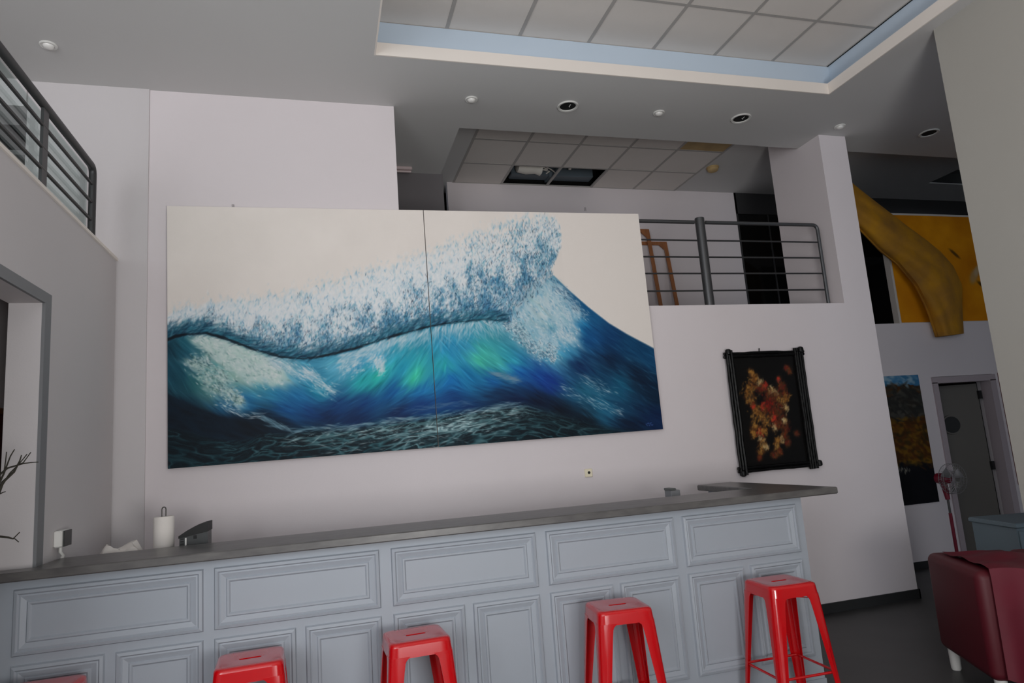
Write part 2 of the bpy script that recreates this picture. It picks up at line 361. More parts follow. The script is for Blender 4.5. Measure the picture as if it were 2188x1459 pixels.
class Img:
    def __init__(s, a): s.a = a
    def dab(s, x, y, ln, wd, an, col, al, soft=False):
        R = int(max(ln, wd)*1.4)+2; h, w = s.a.shape[:2]
        x0, x1, y0, y1 = max(0, int(x)-R), min(w, int(x)+R+1), max(0, int(y)-R), min(h, int(y)+R+1)
        if x0 >= x1 or y0 >= y1: return
        dx = np.arange(x0, x1)[None, :]-x; dy = np.arange(y0, y1)[:, None]-y
        c, n = math.cos(an), math.sin(an)
        q = ((dx*c+dy*n)/ln)**2+((-dx*n+dy*c)/wd)**2
        m_ = (np.exp(-1.6*q) if soft else np.clip(1.35-q, 0, 1))*al
        s.a[y0:y1, x0:x1] += m_[..., None]*(np.asarray(col, float)-s.a[y0:y1, x0:x1])

sky = np.array([238, 230, 223.0])
base_pts = [(358,740,15,50,70),(400,738,30,80,100),(440,728,150,175,180),(380,800,20,60,80),(410,768,25,70,95),(450,790,60,120,130),(470,755,120,165,165),(520,762,150,195,188),(560,785,175,205,208),(500,800,140,182,175),
 (540,820,80,145,165),(455,832,110,145,145),(420,820,40,84,92),(580,830,42,112,155),(520,852,36,100,155),(480,862,28,80,125),(400,860,14,45,66),(375,900,9,24,40),(430,900,9,28,48),(610,870,22,75,135),(640,848,32,95,150),(640,800,60,132,170),
 (615,790,85,150,175),(680,830,38,122,155),(660,872,18,50,105),(720,862,18,50,105),(700,892,14,34,76),(600,902,11,27,50),(560,892,9,24,44),(500,902,9,21,37),(450,930,8,18,30),(360,950,8,20,32),
 (720,790,90,155,185),(760,782,56,132,175),(800,772,70,145,188),(770,812,36,152,160),(805,800,40,172,160),(860,788,36,142,176),(882,804,60,185,155),(840,832,22,80,145),(900,832,28,98,162),(780,852,18,55,114),(900,862,14,45,104),(850,884,18,38,86),(760,890,14,34,80),
 (960,752,36,122,172),(1000,742,46,126,165),(950,782,42,156,166),(1022,762,70,180,155),(1060,772,60,156,155),(1090,772,46,144,172),(1000,802,26,102,156),(960,812,26,102,172),(1050,806,22,80,146),(1105,792,22,80,156),(1150,802,18,60,136),(1172,814,18,45,124),
 (960,852,14,50,108),(1060,848,12,34,70),(1000,878,18,44,92),(1100,850,12,32,72),(1120,700,130,176,195),(1150,660,180,206,215),(1178,640,150,190,206),(1200,680,125,180,205),(1160,730,105,170,195),(1200,738,60,144,188),(1180,762,85,152,185),
 (1230,680,36,112,166),(1218,630,22,68,112),(1250,662,18,70,118),(1260,720,18,66,120),(1300,718,13,50,94),(1350,738,13,56,94),(1385,762,18,60,98),(1240,780,13,40,88),(1300,772,12,34,66),(1360,802,11,29,55),(1395,840,11,35,62),(1320,822,26,80,112),
 (1280,802,18,55,88),(1250,832,40,90,120),(1215,842,30,70,105),(1290,872,40,95,130),(1335,882,18,50,82),(1395,892,13,34,76),(1340,902,11,24,50),(1200,872,9,19,34),(1150,852,9,21,46),(1200,905,9,21,34),
 (450,975,10,32,44),(600,962,10,36,46),(800,942,12,42,52),(950,932,12,46,56),(1100,905,12,36,46),(1250,900,8,18,30),(680,925,10,30,44),(860,915,14,38,60)]
P = cvl([p[:2] for p in base_pts]); Cc = np.array([p[2:] for p in base_pts], float)
Cc[:, 1] += .03*Cc[:, 2]; Cc[:, 0] *= np.where(Cc.mean(1) < 110, .75, 1); Cc *= np.where((Cc.mean(1) > 48) & (Cc.mean(1) < 150), 1.14, 1)[:, None]
base = idw(P, Cc)
ang_pts = [(380,800,60),(450,780,42),(540,790,38),(640,840,38),(720,830,-30),(800,800,-48),(900,800,-58),(1000,780,48),(1080,780,36),(1160,700,55),(1200,740,42),(1260,720,42),(1350,770,34),(1250,860,30),(1380,880,28),(420,880,38),(560,880,15),(760,880,-25),(900,860,-15),(1050,850,10)]
Pa = cvl([p[:2] for p in ang_pts]); Aa = np.array([[math.cos(2*math.radians(p[2])), math.sin(2*math.radians(p[2]))] for p in ang_pts])
af = idw(Pa, Aa); afield = 0.5*np.arctan2(af[..., 1], af[..., 0])
def curve(L):
    q = cvl(L); return np.interp(np.arange(NX), q[:, 0], q[:, 1])
crest = curve([(350,676),(380,662),(430,648),(500,640),(600,628),(680,612),(760,590),(830,566),(900,542),(960,520),(1010,500),(1060,482),(1110,472),(1150,458),(1185,464),(1196,490),(1199,560),(1230,632),(1255,655),(1300,690),(1340,714),(1400,746)])
outline = curve([(350,725),(400,714),(440,710),(480,722),(540,744),(600,760),(650,765),(700,757),(760,742),(820,722),(870,708),(920,695),(980,686),(1040,680),(1090,672),(1130,640),(1165,600),(1182,588),(1215,620),(1255,655),(1300,690),(1340,714),(1400,746)])
lipL = [(350,728),(375,718),(400,713),(440,711),(480,722),(540,745),(600,761),(650,766),(700,758),(760,743),(820,723),(870,709),(920,696),(980,687),(1040,681),(1085,688)]
foot = curve([(350,905),(430,925),(500,935),(560,915),(600,916),(680,918),(760,910),(850,897),(950,884),(1050,868),(1120,862),(1180,880),(1260,905),(1330,918),(1410,924)])
img = np.empty((NY, NX, 3)); img[:] = sky
img += (fbm(Xg/60, Yg/60, 3)[..., None]-0.47)*10
edge = outline[None, :]
mask = np.clip((Yg-edge)/4+0.5, 0, 1)
img = img*(1-mask[..., None])+base*mask[..., None]
I = Img(img)
# ---- wave face: blended strokes following the water
for ln, wd, n, jit, al in ((34, 9, 2600, 9, .5), (22, 4.0, 6000, 15, .42), (14, 1.7, 6500, 26, .38)):
    xs = rng.uniform(0, NX-1, n); ys = rng.uniform(0, NY-1, n)
    for x, y in zip(xs, ys):
        if y < outline[int(x)]+ln*0.30 or y > foot[int(x)]+6: continue
        c = base[int(y), int(x)]; j = rng.normal(0, jit)*(0.25+c.mean()/150)
        an = afield[int(y), int(x)]+rng.normal(0, 0.10)
        I.dab(x, y, ln*rng.uniform(.6, 1.2), wd*rng.uniform(.5, 1.1), an, np.clip(c+j*np.array([.7, 1, 1.05]), 3, 250), al, True)
a0 = (Yg < outline[None, :]-1.5) & (Xg > cvl([(1205,600)])[0][0])
img[a0] = sky
# ---- foot of the wave: rippled water
rip = np.clip((Yg-foot[None, :])/14+0.4, 0, 1)
Yr = Yg-foot[None, :]; dep = np.clip(Yr/110, 0, 1)
lgy = np.log1p(np.maximum(Yr, -8)/40+0.25)*15
wx = (fbm(Xg/50, Yg/20, 11)-.47)*1.6; wy = (fbm(Xg/60, Yg/24, 15)-.47)*2.6
r1 = fbm(Xg/27+wx+.3*lgy, lgy*.8+wy*.6, 21, 2); r0_ = fbm(Xg/12+wx, lgy*1.8+wy, 25, 2)
brk = np.clip(fbm(Xg/38, Yg/14, 27)*2.4-.55, 0, 1)
n1 = np.clip(1-np.abs(r1-.375)*9, 0, 1); n2 = np.clip(1-np.abs(r0_-.375)*8, 0, 1)
h1 = np.clip(n1*.9+n2*.35, 0, 1); h2 = n1**2*brk
cx, cy = cvl([(930,905)])[0]; band = np.interp(np.arange(NX), *cvl([(350,965),(560,925),(700,925),(860,918),(960,905),(1080,880),(1180,880),(1410,915)]).T)[None, :]
wgt = np.exp(-((Xg-cx)/215)**2)*np.exp(-((Yg-band)/26)**2); wgt2 = np.exp(-((Xg-cx+70)/300)**2)
lo_ = np.array([7, 22, 31]); md_ = np.array([18, 66, 76]); hi_ = np.array([178, 208, 212])
k1 = (h1*(.30+.70*wgt2))[..., None]; k2 = (h2*(.06+.34*wgt2)+wgt*(.10+.62*np.maximum(n1, .7*n2)*(.45+.55*brk)))[..., None]
rc = lo_*(1-k1)+md_*k1; rc = rc*(1-np.clip(k2, 0, .92))+hi_*np.clip(k2, 0, .92)
img += rip[..., None]*(np.clip(rc, 4, 240)-img)
for _ in range(420):                                                  # bright flecks on the ripples
    x = rng.uniform(cvl([(600,930)])[0][0], cvl([(1120,900)])[0][0]); y = band[0, int(x)]+rng.normal(4, 20)
    if y < foot[int(x)]+2: continue
    I.dab(x, y, rng.uniform(3, 10), rng.uniform(.5, 1.2), rng.normal(-.1, .25), (205, 226, 228), rng.uniform(.15, .6), True)
# left dark hump over the ripples
for _ in range(700):
    x = rng.uniform(0, cvl([(600,900)])[0][0]); t = rng.random(); y = foot[int(x)]-rng.uniform(0, 46)*(1-x/cvl([(640,900)])[0][0])
    I.dab(x, y, rng.uniform(10, 24), rng.uniform(2, 6), .5+rng.normal(0, .15), [(8,20,32),(10,28,44),(12,40,60),(7,16,26)][rng.integers(4)], .3, True)
# ---- foam lines
def line(L, n, sx, sy, ln, wd, an, cols, al):
    q = cvl(L)
    for t in rng.uniform(0, len(q)-1.001, n):
        k = int(t); p = q[k]+(q[k+1]-q[k])*(t-k); d = q[k+1]-q[k]; a_ = math.atan2(d[1], d[0]) if an is None else an
        I.dab(p[0]+rng.normal(0, sx), p[1]+rng.normal(0, sy), rng.uniform(*ln), rng.uniform(*wd), a_+rng.normal(0, .18), cols[rng.integers(len(cols))], rng.uniform(*al), True)
W1 = [(232,236,238),(214,226,232),(190,212,222)]
line([(480,868),(500,878),(530,887),(560,890)], 70, 3, 3, (3, 8), (.5, 1.2), None, W1, (.15, .6))
line([(560,890),(585,905),(620,918),(690,914)], 110, 2, 2, (5, 12), (.6, 1.4), None, [(130,165,180),(90,130,150)], (.2, .6))
line([(690,914),(760,910),(850,898),(950,886),(1050,870),(1110,862)], 160, 3, 3, (5, 14), (.6, 1.4), None, [(140,180,190),(180,205,212)], (.15, .55))
line([(840,880),(900,872),(960,862),(1010,858)], 60, 3, 3, (6, 14), (.6, 1.3), None, [(90,120,150)], (.15, .45))
line([(1195,825),(1240,850),(1290,868),(1328,880)], 150, 4, 5, (3, 9), (.5, 1.2), .5, W1+[(130,170,190),(90,140,170)], (.12, .5))
line([(1240,803),(1270,820),(1300,838)], 90, 7, 6, (3, 9), (.5, 1.3), .5, W1+[(110,150,175)], (.1, .45))
line([(1055,798),(1085,805),(1105,812)], 50, 3, 3, (6, 14), (1, 2.4), .15, [(120,150,170)], (.2, .5))
for _ in range(90):
    x, y = cvl([(rng.uniform(1240,1395), rng.uniform(760,890))])[0]
    I.dab(x, y, rng.uniform(8, 18), rng.uniform(1, 2.5), .6+rng.normal(0, .15), [(40,100,135),(60,115,145),(24,70,110)][rng.integers(3)], rng.uniform(.1, .4), True)
def foam(pts, n, an, spread, cols, al, ln, wd, soft=True):
    q = cvl([p[:2] for p in pts]); r_ = np.array([p[2] for p in pts], float)
    for _ in range(n):
        k = rng.integers(0, len(q)); x, y = q[k]+rng.normal(0, r_[k], 2)
        if x < 0 or x >= NX or y < outline[int(x)]+1 or y >= NY: continue
        I.dab(x, y, rng.uniform(*ln), rng.uniform(*wd), an+rng.normal(0, spread), cols[rng.integers(0, len(cols))], rng.uniform(*al), soft)
MINT = [(206,226,220),(180,212,204),(222,230,230),(196,216,216)]
A1 = [(430,722,6),(455,728,8),(490,742,11),(520,758,13),(550,775,14),(575,792,12),(590,805,8),(520,780,13),(480,750,10),(540,795,10)]
foam(A1, 420, .68, .2, MINT, (.12, .4), (8, 20), (2.5, 6)); foam(A1, 900, .7, .5, MINT+[(236,238,238),(120,165,165)], (.25, .7), (1.5, 4.5), (.7, 1.8))
A2 = [(415,775,6),(435,795,8),(455,815,9),(475,832,9),(495,846,7),(510,854,4),(440,775,7),(470,800,8)]
foam(A2, 170, .72, .25, MINT, (.1, .35), (7, 15), (2, 4)); foam(A2, 700, .7, .6, MINT+[(150,180,172),(90,130,128),(50,90,100)], (.3, .75), (1.5, 4), (.7, 1.7))
A3 = [(590,775,6),(620,785,7),(650,800,7),(680,816,7),(705,832,6),(660,795,5)]
foam(A3, 260, .62, .2, W1+[(110,165,190)], (.12, .45), (5, 14), (.8, 2)); foam(A3, 160, .62, .5, W1, (.3, .7), (1.5, 3.5), (.7, 1.4))
# combed streaks below the lip
for _ in range(1500):
    px = rng.uniform(690, 1075); x, y0_ = cvl([(px, 0)])[0]; x = min(NX-1, max(0, x)); yl = outline[int(x)]
    dn = abs(rng.normal(0, 15 if px < 860 else 17)); f = math.exp(-dn/24)
    an = (-.5 if px < 760 else -.95 if px < 860 else -1.25 if px < 960 else 1.1)+rng.normal(0, .22)
    I.dab(x, yl+4+dn, rng.uniform(4, 11), rng.uniform(.7, 1.9), an, (W1+[(150,196,216),(120,180,206)])[rng.integers(5)], rng.uniform(.25, .75)*f, True)
foam([(800,765,8),(815,785,5),(812,775,6),(760,778,9),(740,785,8)], 260, -.9, .4, W1, (.25, .65), (2, 7), (.7, 1.7))
# falling foam right of the lip
B1 = [(1120,690,16),(1140,665,18),(1155,640,16),(1170,700,18),(1190,655,14),(1205,690,14),(1150,725,14),(1180,735,12),(1215,720,10),(1165,615,12),(1195,625,8),(1225,665,8)]
foam(B1, 500, .95, .2, W1+[(150,196,216),(120,184,210)], (.10, .38), (8, 20), (3, 7)); foam(B1, 1100, .95, .45, W1+[(130,184,210),(80,146,184)], (.25, .7), (1.6, 5), (.7, 1.8))
B2 = [(1085,692,6),(1105,710,8),(1120,725,8),(1140,742,8),(1160,755,7),(1175,748,7),(1100,690,9),(1180,765,4)]
foam(B2, 900, .8, .6, W1+[(90,130,150),(50,90,120)], (.3, .8), (1.3, 3.6), (.6, 1.5))
for _ in range(260):
    t = rng.random(); x, y = cvl([(1182+70*t+rng.normal(0, 6), 596+75*t+abs(rng.normal(6, 8)))])[0]
    I.dab(x, y, rng.uniform(2, 6), rng.uniform(.6, 1.5), .75+rng.normal(0, .3), [(150,190,210),(60,110,150),(24,60,96),(200,216,224)][rng.integers(4)], rng.uniform(.2, .6), True)
# ---- spray: pale veil, soft clouds, then small ticks that get bluer and darker towards the lip
X1085, Y690 = cvl([(1085,690)])[0]; Xpk = cvl([(1190,560)])[0][0]
bot_ = outline.copy(); xi_ = np.arange(NX)
q_ = cvl([(1070,684),(1085,692),(1110,680),(1130,650),(1160,618),(1182,592)]); sel = (xi_ > q_[0, 0]) & (xi_ <= Xpk+10); bot_[sel] = np.interp(xi_[sel], q_[:, 0], q_[:, 1])
soft_ = crest+(fbm(xi_/9.0, xi_*0+3.3, 51)-.47)*30
right_ = np.interp(np.arange(NY), *cvl([(1176,430),(1186,460),(1199,490),(1196,530),(1182,560),(1176,580),(1184,594),(1190,620)])[:, ::-1].T)[:, None]
tt = (Yg-soft_[None, :])/np.maximum(bot_-soft_, 4)[None, :]
inr = np.clip((right_-Xg)/7+.3, 0, 1)
cl_ = fbm(Xg/15, Yg/22, 61); c2_ = fbm(Xg/7, Yg/11, 66, 3)
veil = np.clip(tt/.38, 0, 1)**1.1*np.clip((1.0-tt)/np.where(Xg > X1085+8, .30, .03), 0, 1)*inr
tone = np.clip((tt-.42+(cl_-.47)*1.1+(c2_-.45)*.8)/.62, 0, 1)[..., None]
vc = np.array([229, 233, 236])*(1-tone)+np.array([70, 134, 178])*tone
img += (veil*.92)[..., None]*(vc-img)
pale = [(240,242,243),(232,237,240),(218,228,234)]; mid = [(140,186,208),(104,164,196),(70,140,182),(160,196,212),(84,166,190)]; dark = [(24,50,80),(18,66,100),(30,86,126),(44,54,74),(16,78,100)]
NS = 30000
xs = rng.uniform(0, Xpk+14, NS); us = rng.random(NS)
for x, u_ in zip(xs, us):
    i = min(NX-1, int(x)); top = soft_[i]; bot = bot_[i]
    if bot-top < 3: continue
    t = u_; y = top+(bot-top)*t; yi_ = min(NY-1, max(0, int(y)))
    if inr[yi_, i] < rng.random() or (x > X1085+8 and (1-t)/.3 < rng.random()): continue
    k_ = cl_[yi_, i]-.47; pk = max(0, 1-abs(x-Xpk+70)/150.)
    pd = np.clip((t-.30+k_*1.1)*.80, 0, .42)+.20*pk*min(1, t*6)*(1-.4*t); pm = .05+.50*np.clip(t-.16+k_*1.1, 0, .8)+.14*pk
    if t > .86 and x < X1085: pd += .18*(t-.86)/.14
    r0 = rng.random(); an = -1.35+rng.normal(0, .35)+(.7*(t-.75)/.25 if t > .75 and x < X1085 else 0)
    if r0 < pd: I.dab(x, y, rng.uniform(1.6, 4.2), rng.uniform(.5, 1.05), an, dark[rng.integers(5)], rng.uniform(.35, .85), True)
    elif r0 < pd+pm: I.dab(x, y, rng.uniform(2, 5.5), rng.uniform(.7, 1.6), an, mid[rng.integers(5)], rng.uniform(.3, .75), True)
    else: I.dab(x, y, rng.uniform(2, 5), rng.uniform(.8, 1.9), an, pale[rng.integers(3)], rng.uniform(.3, .8)*min(1, .15+t*3), True)
for _ in range(900):
    x = rng.uniform(0, Xpk); y = soft_[int(x)]+rng.normal(0, 7)
    I.dab(x, y, rng.uniform(2, 6), rng.uniform(1, 2.4), -1.3+rng.normal(0, .4), [(238,240,241),(206,222,230),(176,206,220)][rng.integers(3)], rng.uniform(.06, .35), True)
# ---- the dark lip, broken and uneven, with teal strokes curling into it
q = cvl(lipL)
for t in rng.uniform(0, len(q)-1.001, 1500):
    k = int(t); p = q[k]+(q[k+1]-q[k])*(t-k); d = q[k+1]-q[k]; an = math.atan2(d[1], d[0]); up_ = abs(rng.normal(0, 12))
    I.dab(p[0], p[1]-up_, rng.uniform(5, 14), rng.uniform(.8, 2.0), an-.45+rng.normal(0, .25), [(18,70,92),(44,130,150),(14,40,64),(100,164,184),(16,56,80),(30,100,124)][rng.integers(6)], .62*math.exp(-up_/20), True)
for t in np.linspace(0, len(q)-1.001, 1100):
    k = int(t); p = q[k]+(q[k+1]-q[k])*(t-k); d = q[k+1]-q[k]; an = math.atan2(d[1], d[0])
    f = fbm(np.array([t*1.9]), np.array([1.7]), 91)[0]; fade = min(1, (len(q)-1-t)/2.5)
    I.dab(p[0], p[1]+rng.normal(0, 1.0), rng.uniform(3, 7), .4+3.6*max(0, f-.36)*fade, an+rng.normal(0, .15), (9, 22, 33), (.42*fade+.02)*rng.uniform(.3, 1), True)
# faint blue scribble in the corner
for k in range(9):
    x, y = cvl([(1380+k*1.6, 905+3*math.sin(k*1.9))])[0]; I.dab(x, y, 2.2, .9, .6*math.sin(k*2), (60, 90, 150), .7)
img = np.clip(img, 3, 250)

PAINT = paint_mat('oil_paint_on_canvas', 0.6)
def paint_grid(name, arr, origin, gx, gz, wid, hei, material, parent):
    """flat painted sheet: colours of arr (rows from the top) on a vertex grid"""
    h, w = arr.shape[:2]
    u = np.linspace(0, wid, w); v = np.linspace(0, hei, h); U, V = np.meshgrid(u, v)
    co = (np.asarray(origin)[None, None]+U[..., None]*np.asarray(gx)+V[..., None]*np.asarray(gz)).reshape(-1, 3)
    idx = np.arange(h*w).reshape(h, w)
    fc = np.stack([idx[:-1, :-1], idx[1:, :-1], idx[1:, 1:], idx[:-1, 1:]], -1).reshape(-1)
    nf = len(fc)//4
    me = bpy.data.meshes.new(name); me.vertices.add(h*w); me.vertices.foreach_set('co', co.astype(np.float32).ravel())
    me.loops.add(nf*4); me.loops.foreach_set('vertex_index', fc.astype(np.int32))
    me.polygons.add(nf); me.polygons.foreach_set('loop_start', np.arange(0, nf*4, 4, dtype=np.int32))
    me.update(calc_edges=True)
    at = me.color_attributes.new('paint', 'FLOAT_COLOR', 'POINT')
    cl = np.ones((h*w, 4), np.float32); cl[:, :3] = lin(arr.reshape(-1, 3)); at.data.foreach_set('color', cl.ravel())
    me.materials.append(material)
    o = bpy.data.objects.new(name, me); COL.objects.link(o); o.parent = parent
    return o
def canvas_part(label, u0, u1, hooks):
    o3 = TLp+ex*u0; wid = u1-u0; th = 0.035
    n = np.array([0, 1.0, 0])
    vs = []
    for dy in (0.002, th):
        for (a_, b_) in ((0,0), (wid,0), (wid,PH), (0,PH)): vs.append(o3+ex*a_+ez*b_+n*dy)
    body = obj('canvas_painting', MB().add(vs, [(0,1,2,3),(7,6,5,4),(0,4,5,1),(1,5,6,2),(2,6,7,3),(3,7,4,0)]), CANVAS)
    tag(body, label, 'painting', 'two halves of the wave painting')
    c0, c1 = int(u0/RES), min(NX, int(u1/RES)+1)
    paint_grid('painted_surface', img[:, c0:c1], o3, ex, ez, wid, PH, PAINT, body)
    for hx_ in hooks:
        p = ony(hx_[0], hx_[1], PY+0.02)
        obj('hanging_hook', MB().tube([(p[0]-.006,p[1],p[2]-.02),(p[0]-.006,p[1],p[2]+.012),(p[0]+.006,p[1],p[2]+.012),(p[0]+.006,p[1],p[2]-.02)], 0.002, 6), WIRE, body)
    for bx_ in [wid*.25, wid*.7]:                                    # spacer battens behind the stretcher
        p = o3+ex*bx_+ez*(PH*0.75); obj('spacer_batten', MB().box((p[0]-.03,p[1]+th,p[2]-.2), (p[0]+.03,D-0.001,p[2]+.2)), WOOD, body)
us = cv(914,600)[0]
canvas_part('left canvas of the blue breaking wave painting, mostly pale sky above foam', 0.0, us-0.003, [(498,440)])
canvas_part('right canvas of the blue breaking wave painting, with the high spray peak', us+0.003, PW, [(1250,446)])

# ================================================================== BLACK FRAMED PAINTING
BY = 5.345
bt = [ony(x, y, BY) for x, y in ((1547,752),(1712,748),(1580,1010),(1747,998))]
bx0 = (bt[0][0]+bt[2][0])/2; bx1 = (bt[1][0]+bt[3][0])/2; bz1 = (bt[0][2]+bt[1][2])/2; bz0 = (bt[2][2]+bt[3][2])/2
bp_ = thing('framed_painting', 'black stick-framed painting of orange and red blotches on black', 'painting', (bx0, BY, bz0), world=True)
w_, h_ = bx1-bx0, bz1-bz0
obj('backing_board', MB().box((bx0+.04,BY+.006,bz0+.04), (bx1-.04,D-.002,bz1-.04)), BLACKFRAME, bp_)
nb, mb_ = 150, 210
ab = np.empty((mb_, nb, 3)); ab[:] = (13, 12, 12)
J = Img(ab); r2 = np.random.default_rng(8)
def bq(x, y): p = ony(x, y, BY); return (p[0]-bx0)/w_*nb, (bz1-p[2])/h_*mb_
zz = lambda x, y: bq(1480+x/3.648, 700+y/3.648)
blobs = [(450,345,6,'o'),(480,390,7,'o'),(520,415,7,'c'),(450,450,11,'o'),(430,500,13,'o'),(440,550,8,'o'),(520,470,9,'b'),(560,450,7,'r'),(610,480,8,'c'),(650,500,8,'c'),(700,450,8,'b'),(670,395,4,'r'),(710,490,9,'b'),(735,540,8,'o'),
 (600,540,12,'b'),(650,560,14,'b'),(700,570,10,'o'),(585,610,10,'R'),(545,615,7,'r'),(480,620,8,'o'),(465,610,4,'r'),(490,680,12,'o'),(540,700,13,'o'),(600,660,12,'b'),(650,640,12,'b'),(690,680,11,'b'),(735,620,6,'c'),(630,705,6,'r'),(650,755,5,'r'),
 (580,730,10,'o'),(480,770,9,'o'),(520,820,8,'r'),(470,830,7,'o'),(550,800,8,'o'),(640,775,6,'c'),(690,760,8,'b'),(725,730,6,'c'),(735,790,6,'b'),(720,840,7,'b'),(700,880,6,'c'),(660,880,6,'o'),(655,930,6,'o'),(680,980,6,'b'),(535,880,7,'c'),
 (545,930,8,'o'),(525,980,6,'o'),(515,1020,4,'b'),(570,940,5,'c'),(640,1000,6,'b'),(750,900,5,'b'),(820,830,4,'b'),(760,330,4,'b'),(735,300,4,'b')]
pal = {'o': [(176,122,52),(150,98,40),(190,140,70)], 'c': [(212,186,132),(190,150,90),(224,200,150)], 'r': [(214,62,42),(190,50,40)], 'R': [(176,16,22),(200,30,30)], 'b': [(104,50,26),(130,72,32),(78,34,22),(120,24,24)]}
for x, y, r_, k in blobs:
    cx_, cy_ = zz(x, y); r_ *= 1.05
    for _ in range(int(8+r_)): J.dab(cx_+r2.normal(0, r_*.5), cy_+r2.normal(0, r_*.6), r2.uniform(3, 7), r2.uniform(2, 4), -1.2+r2.normal(0, .5), [(84,44,20),(70,30,18),(96,62,28)][r2.integers(3)], r2.uniform(.2, .5), True)
    for _ in range(int(20+r_*3)):
        c = pal[k][r2.integers(len(pal[k]))] if r2.random() < .85 else (60, 56, 44)
        J.dab(cx_+r2.normal(0, r_*.45), cy_+r2.normal(0, r_*.55), r2.uniform(1.6, 5.0), r2.uniform(.8, 2.0), -1.2+r2.normal(0, .55), c, r2.uniform(.25, .7), True)
pb = paint_grid('painted_surface', ab, (bx0+.02, BY+.004, bz1-.02), (1,0,0), (0,0,-1), w_-.04, h_-.04, paint_mat('dark_oil_paint', 0.55), bp_)
pb.location = [-v for v in bp_.location]
r3 = random.Random(3)
for (side, offs) in (('l', (0.012,0.036,0.062)), ('r', (-0.012,-0.036,-0.062,-0.085)), ('t', (-0.015,-0.042)), ('b', (0.015,0.042))):
    for k, of in enumerate(offs):
        rr = 0.016 if k else 0.014; pts = []; rs = []
        for i in range(13):
            t = i/12*1.03-0.015; jx = r3.uniform(-.003, .003)
            if side in 'lr': pts.append(((bx0 if side == 'l' else bx1)+of+jx, BY-.014+r3.uniform(-.003, .003), bz0+h_*t))
            else: pts.append((bx0+w_*t, BY-.010+r3.uniform(-.003, .003), (bz0 if side == 'b' else bz1)+of+jx))
            rs.append(rr*r3.uniform(.82, 1.1))
        obj('frame_stick', MB().tube(pts, rs, 8), BLACKFRAME, bp_, True)
for (cx_, cz_) in ((bx0+.03,bz1), (bx1-.02,bz1), (bx1+.01,bz0+.03), (bx0+.03,bz0)):
    obj('corner_lashing', MB().lathe([(.012,-.03),(.026,-.02),(.028,0),(.024,.02),(.012,.028)], (cx_,BY-.016,cz_), 10), BLACKFRAME, bp_, True)
obj('hanging_nail', MB().tube([(bx0+w_*.46,BY+.02,bz1-.01),(bx0+w_*.46,BY+.01,bz1+.03)], .005, 6), BLACKFRAME, bp_)

# wall socket
IVORY = mat('ivory_plastic', (240, 230, 204), 0.4)
sk = thing('wall_socket', 'small white socket plate on the wall below the wave painting', 'socket', (2.127, D, 1.407))
obj('plate', MB().bevbox((-.034,-.012,-.034), (.034,-.0005,.034), .004), IVORY, sk); obj('outlet_hole', MB().lathe([(.012,-.0135),(.012,-.0121)], (.002,0,.002), 14, 'y'), BLACK, sk)

# ================================================================== BAR COUNTER
CY = 3.945; ZT = 1.243; RX = 3.055
bc_ = thing('bar_counter', 'long pale grey bar with sky-tinted moulded panels and a grey worktop', 'counter', (0.8, 4.2, 0), world=True)
obj('front_panel', MB().box((-1.57,CY,0), (RX,CY+0.06,ZT-0.045)), PANEL, bc_)
obj('side_panel', MB().box((RX-0.05,CY+0.061,0), (RX,5.0,ZT-0.045)), PANEL, bc_)
obj('plinth', MB().box((-1.56,CY-0.012,0), (RX+.002,CY-.0005,0.06)), PANEL, bc_)
tp = [(-1.57,3.875),(3.30,3.875),(3.30,5.12),(2.98,5.12),(2.98,4.37),(-1.405,4.37),(-1.405,4.02),(-1.57,4.02)]
top = MB(); n = len(tp); r_ = 0.006
def inset(poly, d):
    out = []
    for i in range(len(poly)):
        a_, b_, c_ = Vector(poly[i-1]), Vector(poly[i]), Vector(poly[(i+1) % len(poly)])
        e1 = (b_-a_).normalized(); e2 = (c_-b_).normalized(); n1 = Vector((-e1.y, e1.x)); n2 = Vector((-e2.y, e2.x))
        out.append(tuple(b_+(n1+n2)*d))
    return out
ti = inset(tp, r_)
vs = [(x,y,ZT-.045) for x,y in ti]+[(x,y,ZT-.045+r_) for x,y in tp]+[(x,y,ZT-r_) for x,y in tp]+[(x,y,ZT) for x,y in ti]
fs = [tuple(range(n-1,-1,-1)), tuple(3*n+i for i in range(n))]+[(k*n+i, k*n+(i+1)%n, (k+1)*n+(i+1)%n, (k+1)*n+i) for k in range(3) for i in range(n)]
obj('worktop', top.add(vs, fs), STONE, bc_)
obj('work_shelf', MB().box((-1.40,4.40,1.08), (2.95,4.95,1.11)).box((-1.40,4.90,0), (-1.36,4.94,1.08)).box((0.8,4.90,0), (0.84,4.94,1.08)).box((2.91,4.90,0), (2.95,4.94,1.08)), PANEL, bc_)
PROF = [(0,0),(0.006,-.014),(0.020,-.018),(0.027,-.009),(0.034,-.011),(0.058,-.003),(0.064,-.010),(0.072,-.010),(0.080,-.002)]
cache = {}
def panel(x0, x1, z0, z1):
    key = (round(x1-x0, 3), round(z1-z0, 3)); w, h = key
    if key in cache: c = inst(cache[key], 'moulded_panel', (x0-0.8, CY-4.2, z0), bc_); return
    vs = []; fs = []
    for d, y in PROF: vs += [(d,y,d), (w-d,y,d), (w-d,y,h-d), (d,y,h-d)]
    for k in range(len(PROF)-1):
        for i in range(4): fs.append((k*4+i, k*4+(i+1)%4, k*4+4+(i+1)%4, k*4+4+i))
    fs.append(tuple(4*(len(PROF)-1)+i for i in range(4)))
    o = obj('moulded_panel', MB().add(vs, fs), PANEL, bc_, fix=False); o.location = (x0-0.8, CY-4.2, z0); cache[key] = o
    # make sure it faces the room
    me = o.data
    if me.polygons[-1].normal.y > 0: me.flip_normals()
